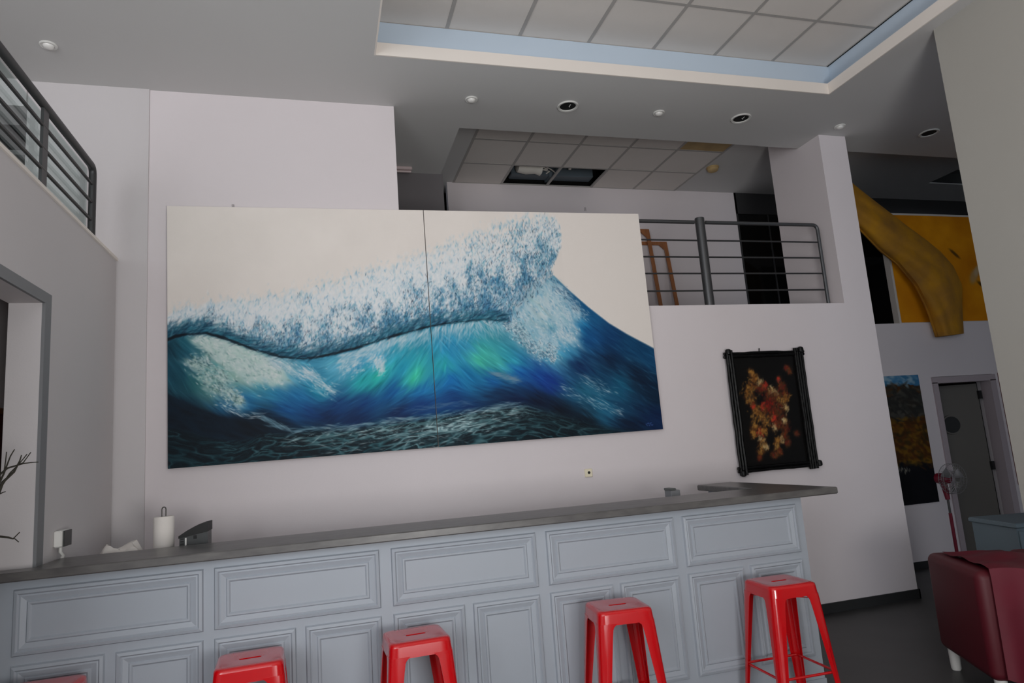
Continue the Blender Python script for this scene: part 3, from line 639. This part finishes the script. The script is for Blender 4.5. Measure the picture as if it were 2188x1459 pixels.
for xa in (-1.462, -0.566, 0.343, 1.251, 2.157):
    xb = xa+0.846
    panel(xa, xb, 0.845, 1.155)
    panel(xa, xa+0.400, 0.20, 0.805); panel(xb-0.400, xb, 0.20, 0.805)

# ================================================================== RED STOOLS
def stool_parts(root):
    S = 0.76; hw = 0.153; fw = 0.212
    N_ = 64
    def rsq(h, r, z, n=N_):
        out = []; k_ = h-r
        for i in range(n):
            a_ = 2*PI*(i+.5)/n; c, s_ = math.cos(a_), math.sin(a_); d = h/max(abs(c), abs(s_))
            if abs(c)*d > k_ and abs(s_)*d > k_:                      # rounded corner
                B_ = abs(c)*k_+abs(s_)*k_; d = B_+math.sqrt(max(0, B_*B_-2*k_*k_+r*r))
            out.append((c*d, s_*d, z))
        return out
    # seat with a hand slot
    out = rsq(hw-.016, .034, S)
    slot = []; sl, sr = .040, .011; per = 4*sl+2*PI*sr
    for i in range(N_):
        q = (i+.5)/N_*per; a1 = PI*sr/2
        if q < a1: t = q/sr; slot.append((sl+sr*math.cos(t), sr*math.sin(t)))
        elif q < a1+2*sl: slot.append((sl-(q-a1), sr))
        elif q < a1*3+2*sl: t = PI/2+(q-a1-2*sl)/sr; slot.append((-sl+sr*math.cos(t), sr*math.sin(t)))
        elif q < a1*3+4*sl: slot.append((-sl+(q-a1*3-2*sl), -sr))
        else: t = 1.5*PI+(q-a1*3-4*sl)/sr; slot.append((sl+sr*math.cos(t), sr*math.sin(t)))
    rings = []
    rings.append([(x, y, S-.02) for x, y in slot]); rings.append([(x, y, S-.003) for x, y in slot])
    for t in (.12, .3, .55, .8, 1.0): rings.append([(sx+(x-sx)*t, sy+(y-sy)*t, S-.003*(1-t)+.0) for (x, y, z), (sx, sy) in zip(out, slot)])
    for (h, z) in ((hw-.008, S-.003), (hw-.002, S-.009), (hw, S-.018)): rings.append(rsq(h, .035, z))
    vs = [p for g in rings for p in g]; fs = []
    for k in range(len(rings)-1):
        for i in range(N_): j = (i+1) % N_; fs.append((k*N_+i, k*N_+j, (k+1)*N_+j, (k+1)*N_+i))
    obj('seat', MB().add(vs, fs), RED, root, True)
    # skirt under the seat
    rs = [rsq(hw, .035, S-.018), rsq(hw+.0045, .032, S-.070), rsq(hw+.0015, .030, S-.070), rsq(hw-.003, .034, S-.018)]
    vs = [p for g in rs for p in g]; fs = []
    for k in range(3):
        for i in range(N_): j = (i+1) % N_; fs.append((k*N_+i, k*N_+j, (k+1)*N_+j, (k+1)*N_+i))
    obj('skirt', MB().add(vs, fs), RED, root, True)
    # four folded sheet legs
    zs = [S-.062, S-.072, S-.080, S-.092, S-.13, .40, .20, .035]
    wsf = [.100, .092, .083, .078, .074, .058, .046, .037]
    def leg(sx, sy):
        vs = []; nr = 9; fs = []
        for z, wd_ in zip(zs, wsf):
            h = hw+(fw-hw)*(S-z)/S; r = .030
            path = [(h-wd_, h), (h-wd_*.6, h+.0015), (h-r, h)]+[(h-r+r*math.sin(a_), h-r+r*math.cos(a_)) for a_ in (PI*.125, PI*.25, PI*.375)]+[(h, h-r), (h+.0015, h-wd_*.6), (h, h-wd_)]
            inn = [(x-.004, y-.004) if 1 < i < 7 else (x, y-.004) if i <= 1 else (x-.004, y) for i, (x, y) in enumerate(path)]
            vs += [(sx*x, sy*y, z) for x, y in path]+[(sx*x, sy*y, z) for x, y in reversed(inn)]
        m_ = 2*nr
        for k in range(len(zs)-1):
            for i in range(m_): j = (i+1) % m_; fs.append((k*m_+i, k*m_+j, (k+1)*m_+j, (k+1)*m_+i))
        fs.append(tuple(range(m_))); fs.append(tuple((len(zs)-1)*m_+i for i in range(m_)))
        l = obj('leg', MB().add(vs, fs), RED, root, True)
        h = hw+(fw-hw)*(S-.02)/S-.014
        obj('rubber_foot', MB().box((sx*h-.017,sy*h-.017,0), (sx*h+.017,sy*h+.017,.037)), BLACK, l)
    for sx in (-1, 1):
        for sy in (-1, 1): leg(sx, sy)
    # foot rungs and the crossed strap under the seat
    zr = .27; h = hw+(fw-hw)*(S-zr)/S-.014
    for (a_, b_) in (((-h,-h),(h,-h)), ((h,-h),(h,h)), ((h,h),(-h,h)), ((-h,h),(-h,-h))):
        obj('rung', MB().tube([(a_[0],a_[1],zr), (b_[0],b_[1],zr)], .0075, 8), RED, root, True)
    zb = S-.095; hb = hw+(fw-hw)*(S-zb)/S-.012
    for s_ in (1, -1):
        obj('cross_strap', MB().add([(-hb,-hb*s_-.010,zb-.002*s_),(-hb,-hb*s_+.010,zb-.002*s_),(hb,hb*s_+.010,zb-.002*s_),(hb,hb*s_-.010,zb-.002*s_),(-hb,-hb*s_-.010,zb+.003-.002*s_),(-hb,-hb*s_+.010,zb+.003-.002*s_),(hb,hb*s_+.010,zb+.003-.002*s_),(hb,hb*s_-.010,zb+.003-.002*s_)],
             [(0,1,2,3),(7,6,5,4),(0,4,5,1),(1,5,6,2),(2,6,7,3),(3,7,4,0)]), RED, root)
    for sx in (-1, 1):
        for sy in (-1, 1):
            obj('bolt', MB().lathe([(.007,-.006),(.009,-.004),(.009,.004),(.006,.007)], (sx*(hb-.006),sy*(hb-.006),zb), 10), BLACK, root, True)
def copy_tree(o, parent=None):
    c = o.copy(); COL.objects.link(c); c.parent = parent
    for ch in list(o.children): copy_tree(ch, c)
    return c
SG = 'red metal stools along the bar'
st0 = None
for (x, y, rz, lab) in ((-0.365,3.655,0.05,'glossy red metal bar stool, low at the bottom left, under the second wide bar panel'),
                        (0.425,3.645,0.05,'glossy red metal bar stool standing below the middle wide bar panel'),
                        (1.545,3.65,-0.11,'glossy red metal bar stool, second from the right end of the bar'),
                        (2.60,3.655,-0.04,'glossy red metal bar stool at the right end of the bar beside open floor'),
                        (-1.245,3.66,0.0,'red metal bar stool whose seat only peeks in at the bottom left corner')):
    if st0 is None:
        st0 = thing('bar_stool', lab, 'stool', (x, y, 0), rz, SG); stool_parts(st0)
    else:
        c = copy_tree(st0); c.location = (x, y, 0); c.rotation_euler = (0, 0, rz); c['label'] = lab

# ================================================================== THINGS ON THE BAR
pt = thing('paper_towel_holder', 'paper towel roll on a wire holder at the left of the bar', 'paper towel', (-0.93, 4.56, 1.1112))
obj('base', MB().lathe([(.075,0),(.078,.004),(.074,.012),(.01,.012)], (0,0,0), 24), WIRE, pt, True)
obj('towel_roll', MB().lathe([(.02,.014),(.054,.014),(.057,.018),(.057,.290),(.054,.294),(.02,.294)], (0,0,0), 32), PAPER, pt, True)
obj('wire_loop', MB().tube([(-.011,0,.012),(-.011,0,.335)]+[(-.011*math.cos(t),0,.335+.014*math.sin(t)) for t in (.5,1,1.57,2.1,2.6)]+[(.011,0,.335),(.011,0,.296)], .0035, 8), WIRE, pt, True)
dv = thing('receipt_printer', 'small charcoal receipt printer with a curved lid beside the paper roll', 'printer', (-0.752, 4.52, 1.1112))
prof = [(-.078,.0),(.082,.0),(.082,.235),(.05,.232),(.01,.222),(-.035,.205),(-.078,.18)]
obj('body', MB().prism([(-.076,0),(.078,0),(.078,.195),(-.076,.165)], -.055, .085), DEVICE, dv)
obj('curved_lid', MB().prism([(-.080,.164),(.082,.192),(.082,.245),(.05,.240),(.01,.228),(-.035,.206),(-.080,.178)], -.062, .09), BLACK, dv)
obj('paper_slot', MB().box((.0,-.058,.155), (.018,-.0545,.175)), BLACK, dv)
obj('side_fin', MB().box((-.045,-.062,.02), (-.036,-.0545,.165)), WHITEPL, dv)
for k in range(5): obj('vent_slot', MB().box((-.070,-.0565,.10+k*.014), (-.052,-.0545,.107+k*.014)), BLACK, dv)
# crumpled cloth
g = []; rr_ = random.Random(12); nu, nv = 15, 11
for i in range(nv):
    row = []
    for j in range(nu):
        u, v = j/(nu-1), i/(nv-1); e = min(u, 1-u, v, 1-v)*2
        row.append((-.12+.24*u+.01*math.sin(9*v), -.07+.14*v, max(0.0, (.168*min(1, e*2.4)**.5)*(.88+.12*math.sin(7*u+3*v))+rr_.uniform(-.006, .006)*(e > 0))))
    g.append(row)
cl = obj('crumpled_cloth', MB().grid(g), PAPER, None, True, (-1.16, 4.56, 1.112)); tag(cl, 'crumpled white cloth lying behind the bar left of the paper roll', 'cloth')
sb = thing('grey_box', 'small grey box standing behind the right part of the bar', 'box', (2.47, 4.62, 1.1112))
obj('body', MB().bevbox((-.03,-.05,0), (.045,.05,.155), .004), FRAMEGREY, sb); obj('lid', MB().bevbox((-.033,-.053,.152), (.012,.053,.170), .003), DEVICE_L, sb)
# wall box on the left wall
p = onx(137, 1150, XL+0.03)
wbx = thing('wall_box', 'small white box with a dark side on the left wall above the bar', 'switch box', (XL, float(p[1]), float(p[2])))
obj('box_body', MB().bevbox((.001,-.075,-.042), (.042,.06,.046), .006), WHITEPL, wbx); obj('dark_face', MB().box((.043,-.055,-.040), (.050,.055,.044)), DEVICE, wbx)
obj('cord', MB().tube([(.02,-.02,-.042),(.022,-.025,-.07),(.03,-.01,-.09),(.02,-.015,-.125)], .009, 8), WHITEPL, wbx, True)

# ================================================================== RAILINGS
def fillet_path(a_, b_, c_, r, n=6):
    a_, b_, c_ = map(Vector, (a_, b_, c_)); u = (a_-b_).normalized(); v = (c_-b_).normalized()
    p0, p1 = b_+u*r, b_+v*r
    return [a_]+[(p0*(1-t)**2+b_*2*t*(1-t)+p1*t**2) for t in [i/n for i in range(n+1)]]+[c_]
ry = 5.5
rr = thing('railing', 'dark steel railing on the white ledge right of the wave painting', 'railing', (3.5, ry, ZL), world=True)
obj('post', MB().tube([(3.552,ry,ZL),(3.552,ry,3.712),(3.552,ry,3.716)], [.045,.045,.040], 20), STEEL, rr, True)
zt = 3.672
obj('top_rail', MB().tube([(0.72,ry,zt),(3.49,ry,zt)], .018, 12), STEEL, rr, True)
obj('top_rail', MB().tube(fillet_path((3.615,ry,zt), (4.90,ry,zt), (4.90,ry,ZL), .06), .018, 12), STEEL, rr, True)
obj('rail_pin', MB().tube([(3.48,ry,zt),(3.63,ry,zt)], .009, 8), WIRE, rr, True)
for z in (3.49, 3.325, 3.163, 2.995): obj('rod', MB().tube([(0.72,ry,z),(4.90,ry,z)], .0085, 8), STEEL_D, rr, True)
obj('post', MB().tube([(0.72,ry,ZL),(0.72,ry,3.69)], .03, 14), STEEL, rr, True)

lx = XL-0.05; z0 = 3.235
lr = thing('railing', 'dark steel railing with glass on top of the left wall', 'railing', (lx, 4.0, z0), world=True)
obj('top_rail', MB().tube(fillet_path((lx,2.3,3.765), (lx,4.955,3.765), (lx,4.955,z0), .06), .024, 14), STEEL_D, lr, True)
for z in (3.64, 3.51, 3.385, 3.262): obj('rod', MB().tube([(lx,2.3,z),(lx,4.955,z)], .0105, 8), STEEL_D, lr, True)
for y in (4.12, 3.27, 2.42): obj('flat_post', MB().box((lx-.008,y-.036,z0), (lx+.008,y+.036,3.75)), STEEL_D, lr)
obj('glass_pane', MB().box((lx-.034,2.3,3.245), (lx-.026,4.93,3.745)), GLASS, lr)

# ================================================================== CEILING FITTINGS
def spot(x, y, lab):
    t = thing('ceiling_spotlight', lab, 'spotlight', (x, y, ZC), 0, 'small recessed spotlights')
    obj('trim_ring', MB().lathe([(.036,-.001),(.054,-.001),(.055,-.007),(.050,-.012),(.036,-.010),(.036,-.001)], (0,0,0), 28, cap=False), WHITEPL, t, True)
    obj('eyeball_lamp', MB().lathe([(.036,-.004),(.034,-.016),(.024,-.026),(.010,-.030)], (0,0,0), 24), EYEBALL, t, True)
spot(1.288, 5.17, 'small unlit white spotlight above the wave painting, left end of the ceiling row')
spot(3.051, 5.17, 'small unlit white spotlight between the two dark ceiling holes')
spot(5.07, 5.18, 'small unlit white spotlight just in front of the white pier top')
spot(-1.73, 4.86, 'small spotlight alone in the dark ceiling at the upper left')
def hole(x, y, lab, wires=True):
    t = thing('downlight_ring', lab, 'downlight', (x, y, ZC), 0, 'empty downlight rings')
    obj('ring', MB().lathe([(.070,-.001),(.094,-.001),(.096,-.006),(.090,-.013),(.074,-.010),(.070,-.001)], (0,0,0), 32, cap=False), WHITEPL, t, True)
    obj('dark_opening', MB().lathe([(.071,-.0015),(.071,-.004)], (0,0,0), 32), VOID, t)
    if wires:
        obj('loose_wire', MB().tube([(.01,.0,-.004),(.014,-.008,-.016),(.008,-.02,-.012),(.015,-.035,-.005)], .0025, 6), WHITEPL, t, True)
hole(2.158, 5.166, 'empty downlight hole with loose wires between the left and middle spotlights')
hole(3.915, 5.161, 'empty downlight hole with loose wires near the stained ceiling tile')
hole(6.198, 5.18, 'dark downlight hole in the shadowed ceiling right of the pier', False)
sd = thing('smoke_detector', 'round beige smoke detector on the mezzanine ceiling', 'smoke detector', (4.72, 6.886, 4.9))
obj('base_plate', MB().lathe([(.075,-.001),(.078,-.01),(.074,-.018)], (0,0,0), 24), STAIN, sd, True); obj('sensor_dome', MB().lathe([(.068,-.018),(.064,-.045),(.045,-.058),(.02,-.060)], (0,0,0), 24), STAIN, sd, True)
fb = thing('fluorescent_batten', 'pale unlit tube light at the dark left end of the mezzanine', 'tube light', (0.83, 6.60, ZC))
obj('housing', MB().bevbox((-.19,-.03,-.035), (.13,.03,-.001), .005), PINKTUBE, fb); obj('tube', MB().tube([(-.18,0,-.047),(.12,0,-.047)], .012, 10), PINKTUBE, fb, True)
# things inside the two open ceiling bays
dk = thing('air_duct', 'slate grey duct showing through the open ceiling bays', 'duct', (2.8, 7.4, 5.0), world=True)
obj('duct_body', MB().bevbox((2.3,7.47,4.96), (3.38,7.63,5.10), .01), DUCT, dk); obj('duct_flange', MB().box((2.78,7.45,4.94), (2.82,7.64,5.12)), DUCT, dk); obj('hanger', MB().box((2.99,7.3,4.98), (3.02,7.32,5.38)), INSUL, dk); obj('hanger', MB().box((3.2,7.5,5.16), (3.22,7.52,5.38)), INSUL, dk)
ib = obj('insulation_batt', MB().lathe([(.02,-.17),(.10,-.16),(.12,-.05),(.11,.06),(.13,.13),(.03,.17)], (0,0,0), 10, 'x'), INSUL, None, True, (2.50, 7.33, 5.03)); tag(ib, 'pale lump of insulation in the left open ceiling bay', 'insulation')
for k, (xa, lab) in enumerate(((2.58,'thin pale cable sagging beside the insulation in the ceiling bay'), (2.66,'looped pale cable in the middle of the open ceiling bays'), (2.36,'thin cable at the left edge of the open ceiling bay'))):
    rk = random.Random(40+k); pts = [(xa+rk.uniform(-.05, .05)+.04*i, 7.14+.07*i+rk.uniform(-.02, .02), 4.925+.03*abs(math.sin(i*1.3))+.01*i) for i in range(7)]
    tag(obj('ceiling_cable', MB().tube(pts, .007, 6), INSUL, None, True), lab, 'cable', 'cables in the open ceiling bays')

# ================================================================== MEZZANINE THINGS
def leaning_frame(x0, x1, zt_, dy, lab):
    t = thing('wooden_stretcher', lab, 'frame', ((x0+x1)/2, 7.5, 2.79), world=True)
    yb, yt, w = 7.38+dy, 7.585+dy, .046
    def bar(name, pts_):
        vs = []
        for (x, z) in pts_:
            y = yb+(yt-yb)*(z-2.79)/(zt_-2.79); vs.append((x, y, z))
        vs += [(x, y+.02, z) for (x, y, z) in vs]
        obj(name, MB().add(vs, [(0,1,2,3),(7,6,5,4),(0,4,5,1),(1,5,6,2),(2,6,7,3),(3,7,4,0)]), WOOD, t)
    bar('side_bar', [(x0,2.79),(x0+w,2.79),(x0+w,zt_-w),(x0,zt_-w)]); bar('side_bar', [(x1-w,2.79),(x1,2.79),(x1,zt_-w),(x1-w,zt_-w)])
    bar('top_bar', [(x0,zt_-w),(x1,zt_-w),(x1,zt_),(x0,zt_)])
    bar('corner_brace', [(x1-w-.07,zt_-w),(x1-w,zt_-w-.07),(x1-w,zt_-w-.002),(x1-w-.002,zt_-w)])
leaning_frame(3.35, 4.14, 4.33, 0.0, 'taller brown wooden stretcher frame leaning behind the railing, nearest the wave painting')
leaning_frame(3.55, 4.395, 4.175, 0.035, 'shorter brown wooden stretcher frame leaning behind the railing, nearer the thick post')
ys = thing('yellow_canvas', 'large yellow canvas with a white edge on the far right ledge', 'painting', (6.75, 6.46, 2.79), world=True)
obj('stretcher', MB().box((6.70,6.42,2.79), (8.75,6.50,4.19)), CANVAS, ys)
arr = np.empty((70, 100, 3)); arr[:] = (214, 136, 10); arr += (fbm(np.mgrid[0:70, 0:100][1]/16, np.mgrid[0:70, 0:100][0]/16, 71)[..., None]-.47)*np.array([60, 60, 20]); K = Img(arr)
for (x, y, ln, wd, an, c) in ((68,46,5,1.6,.6,(60,44,20)),(62,40,6,3,-1,(180,150,110)),(66,36,5,2.4,-.9,(190,170,140)),(80,56,4,3,.3,(110,40,20)),(82,50,6,2,.9,(60,40,20)),(50,25,5,1.2,.7,(70,50,20)),(88,60,5,2,.2,(90,40,20))): K.dab(x, y, ln, wd, an, c, .8)
o = paint_grid('painted_surface', np.clip(arr, 3, 250), (6.73,6.418,4.165), (1,0,0), (0,0,-1), 2.0, 1.36, PAINT, ys); o.location = [-v for v in ys.location]
# draped mustard cloth
z6 = lambda x, y: (1780+x/2.4314, 260+y/2.4317)
up = [(20,235),(105,322),(200,398),(300,475),(390,545),(480,610),(560,675),(625,750),(672,850),(672,960),(676,1040),(680,1100)]
lo = [(40,470),(145,560),(250,670),(340,740),(385,795),(430,850),(450,890),(465,920),(480,950),(505,1010),(525,1065),(540,1115)]
def resample(L, n):
    q = np.array([z6(*p) for p in L]); d = np.r_[0, np.cumsum(np.linalg.norm(np.diff(q, axis=0), axis=1))]; t = np.linspace(0, d[-1], n); return np.c_[np.interp(t, d, q[:, 0]), np.interp(t, d, q[:, 1])]
ns, nt_ = 46, 19; U_, L_ = resample(up, ns), resample(lo, ns); front = []; back = []
for i in range(ns):
    s_ = i/(ns-1); rf, rb = [], []
    for j in range(nt_):
        t = j/(nt_-1); p = U_[i]*(1-t)+L_[i]*t
        bulge = math.sin(PI*t)
        y = 6.34-0.10*bulge**.5-0.030*abs(math.sin(PI*(2.2*t+2.1*s_)))*bulge-0.022*abs(math.sin(9*s_+4*t))*bulge
        rf.append(tuple(ony(p[0], p[1], y))); q3 = ony(p[0], p[1], y); rb.append((q3[0], min(6.372, q3[1]+.03+.10*bulge), q3[2]))
    front.append(rf); back.append(rb)
vs = [q for r_ in front for q in r_]+[q for r_ in back for q in r_]; o_ = ns*nt_; fs = []
for i in range(ns-1):
    for j in range(nt_-1):
        a_ = i*nt_+j; fs.append((a_, a_+1, a_+nt_+1, a_+nt_)); fs.append((o_+a_+nt_, o_+a_+nt_+1, o_+a_+1, o_+a_))
for i in range(ns-1):
    for j in (0, nt_-1): a_ = i*nt_+j; fs.append((a_, a_+nt_, o_+a_+nt_, o_+a_) if j == 0 else (o_+a_, o_+a_+nt_, a_+nt_, a_))
for j in range(nt_-1):
    for i in (0, ns-1): a_ = i*nt_+j; fs.append((o_+a_, o_+a_+1, a_+1, a_) if i == 0 else (a_, a_+1, o_+a_+1, o_+a_))
tag(obj('draped_cloth', MB().add(vs, fs), YELLOWCLOTH, None, True), 'mustard yellow cloth sweeping down from behind the pier over the ledge', 'cloth')

# ================================================================== FAR RIGHT ROOM
lp = thing('landscape_painting', 'tall dark landscape painting with a blue sky strip behind the pier', 'painting', (6.2, 6.37, 0.7), world=True)
obj('canvas_body', MB().box((5.95,6.352,0.70), (6.77,6.379,2.165)), CANVAS, lp)
arr = np.empty((120, 70, 3)); yy, xx = np.mgrid[0:120, 0:70]
arr[:] = (78, 46, 16)
sk_ = yy < 9+2*np.sin(xx/9.); arr[sk_] = (64, 118, 156)
ridge = 20-8*np.exp(-((xx-52)/14.)**2)
mt_ = (yy >= ridge) & (yy < 44); arr[mt_] = (42, 42, 40)
lowm = yy > 84+6*np.sin(xx/8.); arr[lowm] = (16, 16, 22)
K = Img(arr); r4 = np.random.default_rng(14)
for _ in range(900):
    x, y = r4.uniform(0, 70), r4.uniform(0, 120)
    c = [(150,180,196),(60,120,165)] if y < 8 else [(38,40,38),(56,56,52),(46,42,36),(80,76,70)] if y < 40 else [(112,78,18),(88,48,14),(64,38,14),(46,40,20),(124,90,22)] if y < 84 else [(12,13,20),(18,18,24)]
    K.dab(x, y, r4.uniform(2, 6), r4.uniform(.8, 2.5), r4.normal(.2, .5), c[r4.integers(len(c))], .6)
for _ in range(30): K.dab(r4.uniform(4, 40), 88+r4.normal(0, 2), r4.uniform(1, 3), .7, -1.2, (150, 146, 130), .6)
o = paint_grid('painted_surface', np.clip(arr, 3, 250), (5.95,6.350,2.165), (1,0,0), (0,0,-1), .82, 1.465, PAINT, lp); o.location = [-v for v in lp.location]
dp = thing('dark_picture', 'dark red-brown picture edge on the wall right of the far door', 'picture', (8.3, 6.38, 0.79), world=True)
obj('picture_frame', MB().box((8.02,6.35,0.785), (8.06,6.379,2.14)).box((8.60,6.35,0.785), (8.64,6.379,2.14)).box((8.06,6.35,0.785), (8.60,6.379,0.825)).box((8.06,6.35,2.10), (8.60,6.379,2.14)), REDBROWN, dp); obj('picture_sheet', MB().box((8.06,6.362,0.825), (8.60,6.378,2.10)), DARKWALL, dp)
# pedestal fan
fx, fy = 6.36, 5.85
hz = float(ony(2022, 1024, fy-.1)[2]); fx = float(ony(2018, 1024, fy)[0])
fn = thing('pedestal_fan', 'dark red pedestal fan with a wire guard in front of the far door', 'fan', (fx, fy, 0))
obj('base', MB().lathe([(.19,0),(.195,.012),(.15,.03),(.03,.05)], (0,0,0), 28), FANRED, fn, True)
obj('pole', MB().tube([(0,0,.04),(0,0,hz-.36)], .017, 12), FANRED, fn, True); obj('pole', MB().tube([(0,0,hz-.37),(0,0,hz-.20)], .012, 12), WIRE, fn, True)
obj('neck', MB().tube([(0,0,hz-.22),(0,.01,hz-.1),(0,.02,hz)], [.022,.032,.03], 12), FANRED, fn, True)
obj('motor_housing', MB().lathe([(.02,.10),(.055,.08),(.06,.0),(.05,-.05),(.02,-.06)], (0,0,hz), 20, 'y'), FANRED, fn, True)
gd = MB()
for yo, rad in ((-.07,.155), (-.13,.155), (-.152,.09), (-.045,.09), (-.16,.04)):
    gd.tube([(rad*math.cos(2*PI*k/28), yo, hz+rad*math.sin(2*PI*k/28)) for k in range(29)], .003, 5)
for k in range(32):
    a_ = 2*PI*k/32; c, s_ = math.cos(a_), math.sin(a_)
    gd.tube([(.03*c,-.16,hz+.03*s_),(.10*c,-.155,hz+.10*s_),(.155*c,-.13,hz+.155*s_),(.155*c,-.07,hz+.155*s_),(.10*c,-.045,hz+.10*s_),(.03*c,-.04,hz+.03*s_)], .0014, 4)
obj('wire_guard', gd, MESHGREY, fn)
for k in range(3):
    a_ = 2*PI*k/3+.4; b = MB(); rows = []
    for r_ in (.03, .08, .11, .14):
        rows.append([(r_*math.cos(a_+d), -.10+(.02*(d*2)), hz+r_*math.sin(a_+d)) for d in (-.35, -.12, .12, .38)])
    obj('blade', b.grid(rows), MESHGREY, fn, True)
# armchair, turned
A0 = Vector((3.96, 3.90)); d1 = Vector((-.436, -.90)); d2 = Vector((.90, -.436))
acz = math.atan2(d2.y, d2.x); ctr = A0+d1*.36+d2*.32
ac = thing('armchair', 'maroon armchair with a draped cover at the lower right edge', 'armchair', (ctr.x, ctr.y, 0), acz)
def soft(name, a_, b_, m_, r=.04):
    o = obj(name, MB().box(a_, b_), m_, ac)
    bv = o.modifiers.new('rounded', 'BEVEL'); bv.width = r; bv.segments = 5
    o.data.polygons.foreach_set('use_smooth', [True]*len(o.data.polygons))
    return o
# local x along d2 (0.64 wide), local y along -d1 (0.72 deep)
soft('body', (-.31,-.35,.15), (.31,.35,.42), MAROON_D, .02)
soft('arm', (-.325,-.36,.13), (-.17,.36,.745), MAROON_D, .05); soft('arm', (.17,-.36,.13), (.325,.36,.745), MAROON_D, .05)
soft('backrest', (-.169,.17,.42), (.169,.36,.745), MAROON_D, .04); soft('seat_cushion', (-.168,-.35,.42), (.168,.168,.52), MAROON_D, .03)
g = []
for i in range(25):
    row = []; v = i/24
    for j in range(25):
        u = j/24; row.append((-.255+.60*u, -.372+.62*v, .762+.009*math.sin(9*u+4*v)+.007*math.sin(14*v-6*u)-.03*(u**2)))
    g.append(row)
rows = [[(x+.05*d*(k/24-.2), g[0][k][1]-.010-.012*(1+math.sin(k*.9))*d, g[0][k][2]-.60*d-.03*math.sin(k*.35)*d) for k, (x, y, z) in enumerate(g[0])] for d in [j/12 for j in range(12, 0, -1)]]
obj('draped_cover', MB().grid(rows+g), MAROON, ac, True)
for sx in (-1, 1):
    for sy in (-1, 1): obj('leg', MB().lathe([(.026,0),(.030,.01),(.034,.16)], (sx*.265,sy*.30,0), 16), WHITEPL, ac, True)
tb = thing('side_cabinet', 'blue-grey cabinet behind the maroon armchair', 'cabinet', (5.85, 4.50, 0), -0.25)
obj('top', MB().bevbox((-.45,-.28,.72), (.45,.28,.76), .008), TABLEBL, tb); obj('carcass', MB().box((-.43,-.26,.06), (.43,.26,.72)), TABLEBL, tb)
for s_ in (-1, 1): d_ = obj('cabinet_door', MB().bevbox((-.42+.42*(s_ > 0),-.275,.08), (.0+.42*(s_ > 0),-.261,.70), .004), TABLEBL, tb); obj('knob', MB().lathe([(.012,-.30),(.014,-.29),(.006,-.275)], (-.03*s_ if s_ < 0 else .03,0,.45), 10, 'y'), WIRE, d_, True) if False else None
for sx in (-1, 1):
    for sy in (-1, 1): obj('leg', MB().box((sx*.40-.02,sy*.23-.02,0), (sx*.40+.02,sy*.23+.02,.06)), TABLEBL, tb)

# ================================================================== LEFT DOORWAY THINGS
vz = thing('branch_vase', 'vase of bare dry branches at the left doorway', 'plant', (-1.62, 3.62, 0), world=True)
obj('vase', MB().lathe([(.09,0),(.11,.02),(.16,.25),(.15,.45),(.08,.62),(.09,.68),(.075,.68),(.07,.60)], (-1.62,3.62,0), 24), CERAM, vz, True)
def at(x, y, Y=3.62): return Vector(ony(x, y, Y))
brs = [[(-1.62,3.62,.5), at(-12,1150), at(-6,1060), at(2,1040), at(22,1010), at(40,992), at(58,970)],
       [(-1.61,3.62,.5), at(-16,1130), at(-8,1045), at(8,1012), at(22,975), at(31,960)],
       [(-1.63,3.63,.5), at(-20,1120), at(-8,1020), at(16,1000), at(50,990), at(68,988), at(82,987)],
       [(-1.62,3.61,.5), at(-14,1155), at(-2,1146), at(18,1148), at(28,1151), at(36,1143), at(42,1137)],
       [at(22,1150), at(32,1151), at(40,1158)], [at(8,1012), at(12,985), at(14,965)], [at(40,992), at(50,988), at(66,966)], [at(-6,1060), at(6,1030), at(30,1008), at(42,985), at(46,972)], [at(-2,1056), at(6,1052), at(12,1050)]]
for b in brs:
    n = len(b); obj('branch', MB().tube(b, [max(.0022, .008*(1-i/n)) if n > 4 else .0028-.0004*i for i in range(n)], 6), BRANCH, vz, True)
ch = thing('wooden_chest', 'red-brown wooden chest glimpsed through the left doorway', 'chest', (-2.35, 5.05, 0))
obj('carcass', MB().box((-.34,-.25,.05), (.31,.25,2.12)), REDBROWN, ch); obj('top', MB().bevbox((-.36,-.27,2.12), (.33,.27,2.16), .006), WOOD, ch)
for z in (.1, .62, 1.14, 1.66): obj('drawer', MB().bevbox((-.32,-.265,z), (.30,-.251,z+.44), .004), REDBROWN, ch)
for sx in (-1, 1): obj('foot', MB().box((sx*.28-.03,-.22,0), (sx*.28+.03,.22,.05)), REDBROWN, ch)
yp = obj('yellow_pot', MB().lathe([(.06,0),(.12,.04),(.15,.12),(.10,.24),(.05,.30),(.06,.33)], (0,0,0), 24), YELLOWCLOTH, None, True, (-2.19, 5.02, 2.162)); tag(yp, 'yellow pot on the chest beyond the left doorway', 'pot')
# shelf seen through the upper left opening
us_ = thing('wall_shelf', 'pale shelf inside the dark opening behind the left railing', 'shelf', (-3.0, 6.7, 4.0), world=True)
obj('board', MB().box((-4.1,6.5,4.52), (-2.08,6.899,4.56)), PLASTER_L, us_); obj('board', MB().box((-4.1,6.5,4.30), (-2.08,6.899,4.34)), DARKWALL, us_); obj('support', MB().box((-4.15,6.5,3.11), (-4.11,6.899,4.56)), DARKWALL, us_)
for o in bpy.data.objects:
    if 'world_parts' in o: del o['world_parts']
